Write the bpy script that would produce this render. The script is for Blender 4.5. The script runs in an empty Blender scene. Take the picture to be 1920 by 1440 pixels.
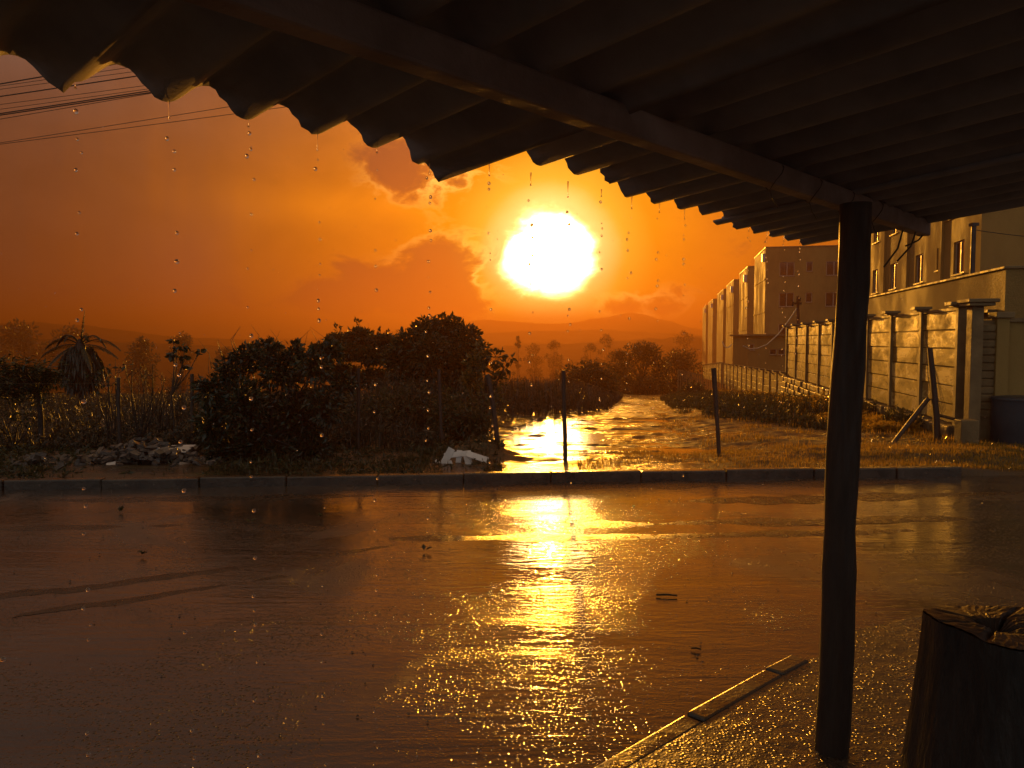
import bpy, math, random
from mathutils import Vector, noise as mnoise
R = math.radians
rnd = random.Random(7)
S = bpy.context.scene
COL = S.collection

# ------------------------------------------------------------------ camera
F_PX = 1441.0                      # focal length in pixels of the 1920 wide photograph
PITCH = R(3.18)
CAM = Vector((0, 0, 1.6))
cd = bpy.data.cameras.new('camera'); cam = bpy.data.objects.new('camera', cd); COL.objects.link(cam)
cd.sensor_width = 36; cd.lens = 36 * F_PX / 1920; cd.clip_start = 0.05; cd.clip_end = 6000
cam.location = CAM; cam.rotation_euler = (math.pi / 2 - PITCH, 0, 0)
S.camera = cam

def at(px, py, y):
    """world point seen at pixel (px, py) at forward distance y"""
    u = (px - 960) / F_PX; v = -(py - 720) / F_PX
    d = Vector((u, math.cos(PITCH) + v * math.sin(PITCH), -math.sin(PITCH) + v * math.cos(PITCH)))
    return CAM + d * (y / d.y)

# ------------------------------------------------------------------ exposure, world, sun
S.view_settings.view_transform = 'Standard'; S.view_settings.look = 'None'
S.view_settings.gamma = 1; S.view_settings.use_curve_mapping = False
S.view_settings.exposure = 1.0
S.cycles.use_denoising = True
S.cycles.max_bounces = 7; S.cycles.diffuse_bounces = 2; S.cycles.glossy_bounces = 3
S.cycles.transmission_bounces = 6; S.cycles.volume_bounces = 0; S.cycles.transparent_max_bounces = 8
S.cycles.sample_clamp_indirect = 4.0
SUN_AZ, SUN_EL = R(2.8), R(6.3)
SUN = Vector((math.sin(SUN_AZ) * math.cos(SUN_EL), math.cos(SUN_AZ) * math.cos(SUN_EL), math.sin(SUN_EL)))
SUN_STRENGTH, SUN_COLOR = 2.7, (1.0, 0.385, 0.022)
SKY_K = 0.5
HAZE_DENSITY, HAZE_COLOR, HAZE_ANISO = 0.0023, (0.25, 0.114, 0.042), 0.66

class NT:
    def __init__(s, tree): s.t = tree; s.n = tree.nodes; s.l = tree.links
    def node(s, typ, **kw):
        n = s.n.new(typ)
        for k, v in kw.items(): setattr(n, k, v)
        return n
    def put(s, sock, v):
        if isinstance(v, bpy.types.NodeSocket): s.l.new(v, sock)
        elif v is not None: sock.default_value = v
    def m(s, op, a, b=None, c=None, clamp=False):
        n = s.node('ShaderNodeMath', operation=op, use_clamp=clamp)
        for i, v in enumerate((a, b, c)): s.put(n.inputs[i], v)
        return n.outputs[0]
    def smooth(s, v, a, b, o0=0.0, o1=1.0):
        n = s.node('ShaderNodeMapRange', interpolation_type='SMOOTHSTEP')
        s.put(n.inputs[0], v)
        if a > b: a, b, o0, o1 = b, a, o1, o0
        for i, x in zip((1, 2, 3, 4), (a, b, o0, o1)): n.inputs[i].default_value = x
        return n.outputs[0]
    def lin(s, v, a, b, o0, o1):
        n = s.node('ShaderNodeMapRange'); s.put(n.inputs[0], v)
        for i, x in zip((1, 2, 3, 4), (a, b, o0, o1)): n.inputs[i].default_value = x
        return n.outputs[0]
    def mix(s, f, a, b, blend='MIX'):
        n = s.node('ShaderNodeMix', data_type='RGBA', blend_type=blend); n.clamp_result = False
        s.put(n.inputs[0], f)
        for i, v in ((6, a), (7, b)):
            if isinstance(v, tuple) and len(v) == 3: v = v + (1,)
            s.put(n.inputs[i], v)
        return n.outputs[2]
    def scale(s, c, f):
        n = s.node('ShaderNodeVectorMath', operation='SCALE'); s.put(n.inputs[0], c); s.put(n.inputs['Scale'], f); return n.outputs[0]
    def add(s, a, b):
        n = s.node('ShaderNodeVectorMath', operation='ADD'); s.put(n.inputs[0], a); s.put(n.inputs[1], b); return n.outputs[0]
    def vmul(s, a, b):
        n = s.node('ShaderNodeVectorMath', operation='MULTIPLY'); s.put(n.inputs[0], a); s.put(n.inputs[1], b); return n.outputs[0]
    def comb(s, x, y, z):
        n = s.node('ShaderNodeCombineXYZ')
        for i, v in enumerate((x, y, z)): s.put(n.inputs[i], v)
        return n.outputs[0]
    def noise(s, vec, scale, detail=3, rough=0.5, dist=0.0):
        n = s.node('ShaderNodeTexNoise'); s.put(n.inputs['Vector'], vec); s.put(n.inputs['Scale'], scale)
        n.inputs['Detail'].default_value = detail; n.inputs['Roughness'].default_value = rough
        n.inputs['Distortion'].default_value = dist
        return n.outputs[0]
    def ramp(s, v, stops, interp='LINEAR'):
        n = s.node('ShaderNodeValToRGB'); s.put(n.inputs[0], v); cr = n.color_ramp; cr.interpolation = interp
        while len(cr.elements) < len(stops): cr.elements.new(0.5)
        for e, (p, c) in zip(cr.elements, stops):
            e.position = p; e.color = tuple(c) + (1,)
        return n.outputs[0]

W = bpy.data.worlds.new('World'); S.world = W; W.use_nodes = True
w = NT(W.node_tree); w.n.clear()
tc = w.node('ShaderNodeTexCoord'); D = tc.outputs['Generated']
sep = w.node('ShaderNodeSeparateXYZ'); w.put(sep.inputs[0], D)
dx, dy, dz = sep.outputs
dot = w.node('ShaderNodeVectorMath', operation='DOT_PRODUCT'); w.put(dot.inputs[0], D); dot.inputs[1].default_value = SUN
ang = w.m('MULTIPLY', w.m('ARCCOSINE', w.m('MINIMUM', dot.outputs['Value'], 0.999999)), 57.2958)
az = w.m('MULTIPLY', w.m('ARCTAN2', dx, dy), 57.2958)
el = w.m('MULTIPLY', w.m('ARCSINE', w.m('MAXIMUM', w.m('MINIMUM', dz, 0.9999), -0.9999)), 57.2958)
cv = w.comb(w.m('MULTIPLY', az, 0.1), w.m('MULTIPLY', el, 0.16), 0.37)
n_big = w.noise(cv, 1.3, 6, 0.6, 0.6)
n_fine = w.noise(cv, 4.2, 7, 0.62, 0.9)
n_mid = w.noise(w.add(cv, (3.1, 1.7, 0.0)), 2.2, 6, 0.58, 0.5)
# clear-air glow as a function of the angle to the sun (air full of droplets)
angw = w.m('ADD', ang, w.m('MULTIPLY', w.m('SUBTRACT', n_big, 0.5), w.smooth(ang, 6, 20, 1.0, 9.0)))
base = w.ramp(w.m('DIVIDE', angw, 90.0), [
    (0.0, (1.9, 1.4, 0.6)), (0.042, (1.6, 1.15, 0.36)), (0.060, (1.15, 0.60, 0.04)), (0.085, (1.0, 0.33, 0.0)), (0.13, (0.80, 0.215, 0.004)),
    (0.20, (0.56, 0.145, 0.007)), (0.29, (0.30, 0.082, 0.014)), (0.38, (0.15, 0.047, 0.019)),
    (0.50, (0.11, 0.042, 0.024)), (0.75, (0.065, 0.035, 0.028)), (1.0, (0.030, 0.026, 0.030))])
# cloud cover: fBm biased where the photograph shows banks
def gauss(a0, e0, sa, se):
    u = w.m('DIVIDE', w.m('SUBTRACT', az, a0), sa); v = w.m('DIVIDE', w.m('SUBTRACT', el, e0), se)
    return w.m('EXPONENT', w.m('MULTIPLY', w.m('ADD', w.m('MULTIPLY', u, u), w.m('MULTIPLY', v, v)), -1.0))
bank = gauss(-5.2, 4.4, 3.6, 2.9)
bank2 = gauss(-8.0, 12.8, 4.5, 2.1)
bank6 = gauss(-11.5, 4.0, 4.5, 2.6)
bank3 = gauss(9.5, 2.6, 3.6, 1.1)
bank4 = gauss(-20, 2.2, 16.0, 2.6)
bank5 = gauss(17, 6.5, 7.0, 2.0)
bsum = w.m('ADD', w.m('ADD', w.m('MULTIPLY', bank6, 0.27), w.m('ADD', w.m('MULTIPLY', bank, 0.46), w.m('MULTIPLY', bank2, 0.36))),
           w.m('ADD', w.m('MULTIPLY', bank3, 0.30), w.m('ADD', w.m('MULTIPLY', bank4, 0.16), w.m('MULTIPLY', bank5, 0.14))))
dens = w.m('ADD', w.m('ADD', w.m('MULTIPLY', n_mid, 0.75), w.m('MULTIPLY', n_fine, 0.35)), w.m('SUBTRACT', bsum, 0.16))
blobr = w.m('ADD', ang, w.m('ADD', w.m('MULTIPLY', w.m('SUBTRACT', n_fine, 0.5), 0.8), w.m('MULTIPLY', w.m('SUBTRACT', n_mid, 0.5), 2.6)))
mott = w.lin(w.m('ADD', w.m('MULTIPLY', n_big, 0.6), w.m('MULTIPLY', n_mid, 0.4)), 0.32, 0.68, 0.72, 1.22)
base = w.scale(base, w.m('ADD', w.m('MULTIPLY', mott, w.smooth(ang, 4, 12)), w.smooth(ang, 12, 4)))
cl = w.m('MULTIPLY', w.smooth(dens, 0.52, 0.70), w.smooth(blobr, 2.9, 4.0))
rim = w.m('MULTIPLY', w.m('MULTIPLY', w.smooth(dens, 0.48, 0.545), w.smooth(dens, 0.63, 0.545)),
          w.m('MULTIPLY', w.smooth(ang, 17.0, 5.0), w.m('ADD', w.m('MULTIPLY', bank2, 1.0), w.m('ADD', w.m('MULTIPLY', bank, 0.6), w.m('MULTIPLY', bank3, 0.5)))))
glow_low = gauss(2.6, 2.9, 4.6, 1.9)
base = w.add(base, w.scale((1.1, 0.75, 0.0), glow_low))
base = w.add(base, w.scale((0.30, 0.08, 0.0), gauss(-12.0, 9.6, 7.5, 1.3)))
cloudy = w.add(w.vmul(base, (0.17, 0.10, 0.14)), (0.030, 0.015, 0.022))
colr = w.mix(w.m('MULTIPLY', cl, 0.85), base, cloudy)
colr = w.add(colr, w.scale((2.6, 1.5, 0.40), rim))
up_l = w.m('MULTIPLY', w.smooth(el, 10, 27), w.smooth(az, 6, -26, 0.08, 0.95))
colr = w.mix(up_l, colr, w.mix(w.smooth(n_big, 0.35, 0.65), (0.150, 0.100, 0.090), (0.230, 0.150, 0.125)))
# low dim bank of rain towards the left, and the duller sky above the sun
rain_v = w.noise(w.comb(w.m('MULTIPLY', az, 0.16), w.m('MULTIPLY', el, 0.02), 1.2), 2.0, 4, 0.6)
dimv = w.m('MULTIPLY', w.smooth(az, -9, -30), w.m('ADD', w.smooth(el, 9.0, 0.0, 0.0, 0.42), w.smooth(rain_v, 0.35, 0.7, 0.0, 0.34)))
colr = w.mix(dimv, colr, (0.100, 0.046, 0.030))
colr = w.mix(w.m('MULTIPLY', gauss(-23.0, 3.0, 3.2, 5.0), 0.45), colr, (0.20, 0.078, 0.058))
blob = w.m('POWER', w.smooth(blobr, 4.4, 1.5), 3.2)
colr = w.mix(blob, colr, (135.0, 72.0, 26.0))
# zenith and the sky behind the viewer: grey-blue rain cloud
back = w.smooth(w.m('ADD', ang, w.m('MULTIPLY', el, 0.35)), 55, 125)
colr = w.mix(back, colr, w.mix(w.smooth(n_big, 0.3, 0.7), (0.29, 0.265, 0.27), (0.42, 0.385, 0.39)))
colr = w.mix(w.smooth(el, 32, 62), colr, (0.40, 0.22, 0.10))
colr = w.vmul(colr, (1.0, 1.07, 1.0))
bg1 = w.node('ShaderNodeBackground'); w.put(bg1.inputs[0], colr); bg1.inputs[1].default_value = SKY_K
nish = w.node('ShaderNodeTexSky', sky_type='NISHITA'); nish.sun_disc = False
nish.sun_elevation = SUN_EL; nish.sun_rotation = SUN_AZ; nish.dust_density = 6; nish.air_density = 2
bg2 = w.node('ShaderNodeBackground'); w.put(bg2.inputs[0], nish.outputs[0]); bg2.inputs[1].default_value = 0.002
ad = w.node('ShaderNodeAddShader'); w.l.new(bg1.outputs[0], ad.inputs[0]); w.l.new(bg2.outputs[0], ad.inputs[1])
wo = w.node('ShaderNodeOutputWorld'); w.l.new(ad.outputs[0], wo.inputs['Surface'])
W.cycles.sampling_method = 'MANUAL'; W.cycles.sample_map_resolution = 1024

sl = bpy.data.lights.new('sun', 'SUN'); so = bpy.data.objects.new('sun', sl); COL.objects.link(so)
sl.energy = SUN_STRENGTH; sl.color = SUN_COLOR; sl.angle = R(0.6)
so.rotation_euler = SUN.to_track_quat('Z', 'Y').to_euler(); so.location = (0, 0, 30)

# ------------------------------------------------------------------ materials
def principled(name):
    m = bpy.data.materials.new(name); m.use_nodes = True
    t = NT(m.node_tree); t.n.clear()
    b = t.node('ShaderNodeBsdfPrincipled'); o = t.node('ShaderNodeOutputMaterial')
    t.l.new(b.outputs[0], o.inputs[0])
    g = t.node('ShaderNodeNewGeometry')
    return m, t, b, g.outputs['Position'], o

def bump(t, b, h, dist, strength=1.0, normal=None):
    n = t.node('ShaderNodeBump'); n.inputs['Strength'].default_value = strength; n.inputs['Distance'].default_value = dist
    t.put(n.inputs['Height'], h)
    if normal is not None: t.put(n.inputs['Normal'], normal)
    t.l.new(n.outputs[0], b.inputs['Normal']); return n.outputs[0]

def simple(name, c1, c2, scale=6.0, r0=0.3, r1=0.6, bscale=40.0, bdist=0.004, stretch=(1, 1, 1), metallic=0.0, spec=0.5):
    m, t, b, P, o = principled(name)
    v = t.vmul(P, stretch)
    n = t.noise(v, scale, 5, 0.6)
    t.put(b.inputs['Base Color'], t.mix(t.smooth(n, 0.32, 0.68), c1, c2))
    t.put(b.inputs['Roughness'], t.smooth(t.noise(v, scale * 2.3, 3), 0.3, 0.7, r0, r1))
    b.inputs['Metallic'].default_value = metallic; b.inputs['Specular IOR Level'].default_value = spec
    bump(t, b, t.noise(v, bscale, 4, 0.6), bdist)
    return m

def mat_road():
    m, t, b, P, o = principled('wet_asphalt')
    flow = t.noise(t.vmul(P, (0.22, 0.8, 1)), 1.0, 4, 0.55, 0.6)       # broad sheets of running water
    grainy = t.smooth(t.noise(t.vmul(P, (0.55, 0.9, 1)), 1.1, 5, 0.6, 0.8), 0.40, 0.60)  # where stones stand proud of the film
    base = t.mix(t.smooth(flow, 0.35, 0.65), (0.030, 0.024, 0.020), (0.062, 0.048, 0.038))
    t.put(b.inputs['Base Color'], base)
    patch = t.noise(t.vmul(P, (0.8, 0.8, 1)), 0.75, 4, 0.6, 1.0)
    t.put(b.inputs['Roughness'], t.m('ADD', t.m('ADD', t.m('MULTIPLY', grainy, 0.08), t.smooth(patch, 0.50, 0.66, 0.0, 0.24)), t.smooth(flow, 0.3, 0.7, 0.01, 0.05)))
    b.inputs['IOR'].default_value = 1.85
    warp = t.node('ShaderNodeTexNoise'); t.put(warp.inputs['Vector'], P); warp.inputs['Scale'].default_value = 30.0
    vor = t.node('ShaderNodeTexVoronoi'); t.put(vor.inputs['Vector'], t.add(P, t.scale(warp.outputs['Color'], 0.022))); vor.inputs['Scale'].default_value = 58.0
    dome = t.smooth(vor.outputs['Distance'], 0.48, 0.0)                 # stones and splash beads standing out of the film
    sp_ = t.node('ShaderNodeSeparateXYZ'); t.put(sp_.inputs[0], vor.outputs['Color'])
    dome = t.m('MULTIPLY', dome, t.smooth(sp_.outputs[0], 0.0, 0.9))
    fine = t.noise(P, 150.0, 2, 0.5)
    h1 = t.m('MULTIPLY', t.m('ADD', dome, t.m('MULTIPLY', fine, 0.10)), t.lin(grainy, 0, 1, 0.04, 1.0))
    n1 = t.node('ShaderNodeBump'); n1.inputs['Distance'].default_value = 0.0046; t.put(n1.inputs['Height'], h1)
    rip = t.m('MULTIPLY', t.noise(t.vmul(P, (8.0, 23.0, 1)), 1.0, 4, 0.6, 0.8), t.lin(flow, 0.35, 0.65, 0.45, 1.1))
    n2 = t.node('ShaderNodeBump'); n2.inputs['Distance'].default_value = 0.0036
    t.put(n2.inputs['Height'], rip); t.l.new(n1.outputs[0], n2.inputs['Normal'])
    ridge = t.noise(t.vmul(P, (0.35, 3.2, 1)), 1.0, 4, 0.6, 0.7)
    n3 = t.node('ShaderNodeBump'); n3.inputs['Distance'].default_value = 0.0012
    t.put(n3.inputs['Height'], t.smooth(ridge, 0.50, 0.62)); t.l.new(n2.outputs[0], n3.inputs['Normal'])
    t.l.new(n3.outputs[0], b.inputs['Normal'])
    return m

def mat_ground():
    m, t, b, P, o = principled('wet_mud')
    n = t.noise(t.vmul(P, (0.5, 1.0, 1)), 1.6, 6, 0.6)
    n2 = t.noise(P, 0.45, 4, 0.6)
    c = t.mix(t.smooth(n, 0.35, 0.65), (0.022, 0.015, 0.009), (0.055, 0.038, 0.022))
    c = t.mix(t.smooth(n2, 0.52, 0.66), c, (0.045, 0.050, 0.018))
    t.put(b.inputs['Base Color'], c)
    t.put(b.inputs['Roughness'], t.smooth(n, 0.42, 0.58, 0.20, 0.45))
    b.inputs['Specular IOR Level'].default_value = 0.45
    h = t.m('ADD', t.noise(P, 9.0, 5, 0.65), t.m('MULTIPLY', t.noise(P, 48.0, 3), 0.3))
    bump(t, b, h, 0.03)
    return m

def mat_pave():
    m, t, b, P, o = principled('gritty_pavement')
    n = t.noise(P, 1.8, 5, 0.6, 0.4)
    t.put(b.inputs['Base Color'], t.mix(t.smooth(n, 0.35, 0.65), (0.030, 0.022, 0.016), (0.075, 0.055, 0.038)))
    t.put(b.inputs['Roughness'], t.smooth(n, 0.35, 0.65, 0.42, 0.22))
    vor = t.node('ShaderNodeTexVoronoi'); t.put(vor.inputs['Vector'], P); vor.inputs['Scale'].default_value = 60.0
    sp_ = t.node('ShaderNodeSeparateXYZ'); t.put(sp_.inputs[0], vor.outputs['Color'])
    dome = t.m('MULTIPLY', t.smooth(vor.outputs['Distance'], 0.5, 0.0), t.smooth(sp_.outputs[0], 0.2, 0.9))
    h = t.m('ADD', dome, t.m('ADD', t.m('MULTIPLY', t.noise(P, 130.0, 3), 0.35), t.m('MULTIPLY', t.noise(P, 9.0, 4, 0.6), 2.2)))
    bump(t, b, h, 0.006)
    return m

def mat_water():
    m, t, b, P, o = principled('muddy_water')
    b.inputs['Base Color'].default_value = (0.035, 0.024, 0.014, 1)
    b.inputs['Roughness'].default_value = 0.02; b.inputs['IOR'].default_value = 1.33
    r = t.noise(t.vmul(P, (2.2, 8.0, 1)), 1.6, 3, 0.5, 0.3)
    r2 = t.noise(t.vmul(P, (6.0, 12.0, 1)), 4.0, 2, 0.5)
    bump(t, b, t.m('ADD', r, t.m('MULTIPLY', r2, 0.30)), 0.0030)
    return m

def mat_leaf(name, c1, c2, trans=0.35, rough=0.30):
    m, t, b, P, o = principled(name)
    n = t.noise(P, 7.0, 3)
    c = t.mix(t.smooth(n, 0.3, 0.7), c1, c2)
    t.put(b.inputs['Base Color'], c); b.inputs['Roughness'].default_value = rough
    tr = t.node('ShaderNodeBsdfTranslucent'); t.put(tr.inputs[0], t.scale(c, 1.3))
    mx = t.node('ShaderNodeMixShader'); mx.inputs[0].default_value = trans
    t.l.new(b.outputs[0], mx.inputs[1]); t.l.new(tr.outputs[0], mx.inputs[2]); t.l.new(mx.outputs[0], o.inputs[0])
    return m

def mat_wallpanel():
    m, t, b, P, o = principled('stained_concrete')
    n = t.noise(t.vmul(P, (0.9, 0.9, 1.2)), 1.5, 5, 0.6, 0.5)
    streak = t.noise(t.vmul(P, (1.0, 0.8, 1.9)), 1.5, 6, 0.66, 0.4)
    c = t.mix(t.smooth(n, 0.35, 0.65), (0.16, 0.106, 0.032), (0.29, 0.190, 0.056))
    c = t.mix(t.smooth(streak, 0.52, 0.57, 0, 0.9), c, (0.48, 0.36, 0.14))
    c = t.mix(t.smooth(streak, 0.47, 0.38, 0, 0.75), c, (0.065, 0.045, 0.022))
    t.put(b.inputs['Base Color'], c)
    t.put(b.inputs['Roughness'], t.m('ADD', t.smooth(streak, 0.42, 0.58, 0.26, 0.0), t.smooth(n, 0.3, 0.7, 0.34, 0.44)))
    b.inputs['Specular IOR Level'].default_value = 0.14
    bump(t, b, t.m('ADD', t.noise(P, 30.0, 5, 0.6), t.m('MULTIPLY', t.noise(P, 5.0, 3), 0.8)), 0.006)
    return m

def mat_plaster():
    m, t, b, P, o = principled('painted_render')
    n = t.noise(t.vmul(P, (0.5, 0.5, 0.25)), 1.0, 6, 0.65)
    c = t.mix(t.smooth(n, 0.3, 0.7), (0.215, 0.145, 0.050), (0.320, 0.218, 0.076))
    t.put(b.inputs['Base Color'], c)
    t.put(b.inputs['Roughness'], t.smooth(n, 0.35, 0.65, 0.60, 0.92))
    b.inputs['Specular IOR Level'].default_value = 0.12
    bump(t, b, t.noise(P, 22.0, 6, 0.7), 0.012)
    return m

def mat_glassdrop():
    m, t, b, P, o = principled('clear_water')
    b.inputs['Base Color'].default_value = (1, 1, 1, 1); b.inputs['Roughness'].default_value = 0.0
    b.inputs['Transmission Weight'].default_value = 1.0; b.inputs['IOR'].default_value = 1.33
    return m

M = dict(
    road=mat_road(), ground=mat_ground(), water=mat_water(), drop=mat_glassdrop(), panel=mat_wallpanel(), plaster=mat_plaster(),
    sheet=simple('fibre_cement', (0.18, 0.162, 0.168), (0.29, 0.26, 0.265), 3.0, 0.55, 0.8, 60, 0.002),
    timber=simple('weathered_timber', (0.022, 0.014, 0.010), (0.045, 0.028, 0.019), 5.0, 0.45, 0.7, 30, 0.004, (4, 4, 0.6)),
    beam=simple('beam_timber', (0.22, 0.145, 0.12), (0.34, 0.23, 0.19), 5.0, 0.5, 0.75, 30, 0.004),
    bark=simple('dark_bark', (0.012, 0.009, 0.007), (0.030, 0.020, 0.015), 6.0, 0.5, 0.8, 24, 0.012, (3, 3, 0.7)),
    endgrain=simple('cut_end_grain', (0.030, 0.020, 0.014), (0.075, 0.050, 0.034), 9.0, 0.35, 0.65, 50, 0.006),
    kerb=simple('wet_kerb_concrete', (0.022, 0.017, 0.013), (0.055, 0.042, 0.031), 4.0, 0.14, 0.38, 45, 0.004),
    pave=mat_pave(),
    stone=simple('rough_stone', (0.08, 0.056, 0.03), (0.20, 0.145, 0.08), 3.0, 0.35, 0.6, 16, 0.02),
    concrete=simple('plain_concrete', (0.13, 0.095, 0.048), (0.22, 0.16, 0.08), 2.2, 0.45, 0.65, 26, 0.006, spec=0.18),
    glass=simple('window_glass', (0.018, 0.018, 0.020), (0.030, 0.028, 0.028), 1.0, 0.04, 0.12, 3, 0.002),
    frame=simple('window_aluminium', (0.34, 0.30, 0.25), (0.42, 0.37, 0.30), 3.0, 0.30, 0.45, 20, 0.001),
    silt=simple('wet_silt', (0.020, 0.014, 0.009), (0.045, 0.032, 0.022), 6.0, 0.16, 0.4, 60, 0.006),
    white=simple('white_board', (0.50, 0.47, 0.46), (0.68, 0.65, 0.63), 5.0, 0.30, 0.5, 20, 0.003),
    dirty=simple('dirty_board', (0.09, 0.075, 0.07), (0.30, 0.265, 0.25), 5.0, 0.30, 0.55, 20, 0.004),
    black=simple('black_rubber', (0.012, 0.012, 0.013), (0.022, 0.021, 0.021), 5.0, 0.35, 0.6, 20, 0.001),
    wire=simple('rusty_wire', (0.05, 0.035, 0.025), (0.10, 0.065, 0.04), 9.0, 0.35, 0.5, 20, 0.001, metallic=0.5),
    paleline=simple('pale_cable', (0.50, 0.44, 0.34), (0.62, 0.55, 0.44), 5.0, 0.35, 0.5, 20, 0.001),
    bluebin=simple('dark_blue_plastic', (0.012, 0.022, 0.034), (0.020, 0.034, 0.050), 3.0, 0.35, 0.55, 12, 0.002),
    hill=simple('wooded_hill', (0.035, 0.034, 0.018), (0.075, 0.062, 0.034), 0.05, 0.9, 1.0, 0.3, 1.0, spec=0.0),
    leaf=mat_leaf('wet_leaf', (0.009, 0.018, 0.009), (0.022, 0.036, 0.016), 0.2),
    leaf2=mat_leaf('olive_leaf', (0.028, 0.032, 0.014), (0.060, 0.058, 0.022), 0.35, 0.35),
    farleaf=mat_leaf('far_leaf', (0.035, 0.040, 0.018), (0.070, 0.070, 0.030), 0.3, 0.5),
    straw=mat_leaf('dry_stalk', (0.022, 0.020, 0.011), (0.048, 0.038, 0.019), 0.2, 0.4),
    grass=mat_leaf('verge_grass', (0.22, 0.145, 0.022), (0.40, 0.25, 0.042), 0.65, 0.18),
    frond=mat_leaf('palm_leaf', (0.008, 0.014, 0.008), (0.018, 0.026, 0.012), 0.08, 0.4),
    rubble=simple('dark_rubble', (0.035, 0.028, 0.024), (0.10, 0.08, 0.07), 8.0, 0.3, 0.6, 25, 0.01),
)

# ------------------------------------------------------------------ builders
WL = {}                                        # object name -> its world location
def tag(o, label=None, cat=None, group=None, kind=None):
    if label: o['label'] = label
    if cat: o['category'] = cat
    if group: o['group'] = group
    if kind: o['kind'] = kind
    return o
def thing(name, label, cat, loc=(0, 0, 0), group=None):
    o = bpy.data.objects.new(name, None); COL.objects.link(o); o.location = loc; o.empty_display_size = 0.1
    WL[o.name] = Vector(loc)
    return tag(o, label, cat, group)

class MB:
    def __init__(s): s.v = []; s.f = []; s.sm = []
    def add(s, vs, fs, smooth=False):
        b = len(s.v); s.v.extend(tuple(v) for v in vs)
        s.f.extend(tuple(i + b for i in f) for f in fs); s.sm.extend([smooth] * len(fs)); return s
    def obox(s, o, ax, ay, az, ):
        """oriented box: o = corner, three edge vectors"""
        o, ax, ay, az = Vector(o), Vector(ax), Vector(ay), Vector(az)
        vs = [o, o + ax, o + ax + ay, o + ay, o + az, o + ax + az, o + ax + ay + az, o + ay + az]
        fs = [(0, 3, 2, 1), (4, 5, 6, 7), (0, 1, 5, 4), (1, 2, 6, 5), (2, 3, 7, 6), (3, 0, 4, 7)]
        if ax.cross(ay).dot(az) < 0: fs = [tuple(reversed(f)) for f in fs]
        return s.add(vs, fs)
    def box(s, c, d, rz=0.0, tilt=None):
        c = Vector(c); X = Vector((math.cos(rz), math.sin(rz), 0)); Y = Vector((-math.sin(rz), math.cos(rz), 0)); Z = Vector((0, 0, 1))
        if tilt: 
            from mathutils import Euler
            q = Euler((tilt[0], tilt[1], rz)); X = Vector((1, 0, 0)); Y = Vector((0, 1, 0)); Z = Vector((0, 0, 1)); X.rotate(q); Y.rotate(q); Z.rotate(q)
        ax, ay, az_ = X * d[0], Y * d[1], Z * d[2]
        return s.obox(c - ax / 2 - ay / 2 - az_ / 2, ax, ay, az_)
    def tube(s, pts, radii, sides=8, cap=True, wob=0.0, rg=None):
        pts = [Vector(p) for p in pts]; n = len(pts)
        if not hasattr(radii, '__len__'): radii = [radii] * n
        rg = rg or rnd; vs = []; ref = None
        for i, p in enumerate(pts):
            t = (pts[min(i + 1, n - 1)] - pts[max(i - 1, 0)]).normalized()
            if ref is None: ref = t.orthogonal().normalized()
            u = (ref - t * ref.dot(t)); u = u.normalized() if u.length > 1e-6 else t.orthogonal().normalized(); ref = u
            v = t.cross(u)
            for k in range(sides):
                a = 2 * math.pi * k / sides; r = radii[i] * (1 + (rg.uniform(-wob, wob) if wob else 0))
                vs.append(p + (u * math.cos(a) + v * math.sin(a)) * r)
        fs = [(i * sides + k, i * sides + (k + 1) % sides, (i + 1) * sides + (k + 1) % sides, (i + 1) * sides + k) for i in range(n - 1) for k in range(sides)]
        s.add(vs, fs, True)
        if cap: s.add(vs[:sides], [tuple(reversed(range(sides)))]); s.add(vs[-sides:], [tuple(range(sides))])
        return s
    def leaf(s, p, d, n, L, Wd, fold=0.25):
        """a pointed, folded leaf of two faces"""
        d = d.normalized(); sd = d.cross(n); sd = sd.normalized() if sd.length > 1e-6 else d.orthogonal().normalized(); up = sd.cross(d)
        a = p; c = p + d * L; m = p + d * L * 0.45
        l = m + sd * Wd / 2 + up * Wd * fold; r = m - sd * Wd / 2 + up * Wd * fold
        s.add([a, l, c, r], [(0, 3, 2), (0, 2, 1)])
    def build(s, name, mat, parent=None, origin=None):
        off = WL[parent.name] if parent is not None else Vector(origin or (0, 0, 0))
        me = bpy.data.meshes.new(name)
        me.from_pydata([(v[0] - off.x, v[1] - off.y, v[2] - off.z) for v in s.v], [], s.f)
        me.polygons.foreach_set('use_smooth', s.sm); me.materials.append(mat); me.update()
        o = bpy.data.objects.new(name, me); COL.objects.link(o)
        if parent is not None: o.parent = parent
        else: o.location = off
        WL[o.name] = off
        return o
def rv(r=rnd):
    while True:
        v = Vector((r.uniform(-1, 1), r.uniform(-1, 1), r.uniform(-1, 1)))
        if 0.05 < v.length < 1: return v.normalized()
def bevel(o, wd=0.008, seg=2):
    b = o.modifiers.new('bevel', 'BEVEL'); b.width = wd; b.segments = seg; b.limit_method = 'ANGLE'; return o
def sstep(a, b, x):
    t = max(0.0, min(1.0, (x - a) / (b - a))); return t * t * (3 - 2 * t)
def interp(tab, x):
    if x <= tab[0][0]: return tab[0][1]
    for (x0, y0), (x1, y1) in zip(tab, tab[1:]):
        if x <= x1: return y0 + (y1 - y0) * (x - x0) / (x1 - x0)
    return tab[-1][1]
def mn(x, y, z=0.0): return mnoise.noise(Vector((x, y, z)))
U = Vector((0.198, 0.980, 0)).normalized()     # direction of the side street and its walls
V = Vector((0.980, -0.198, 0)).normalized()    # to its right
def perp_floor(p): return gz(p[0], p[1])

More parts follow.
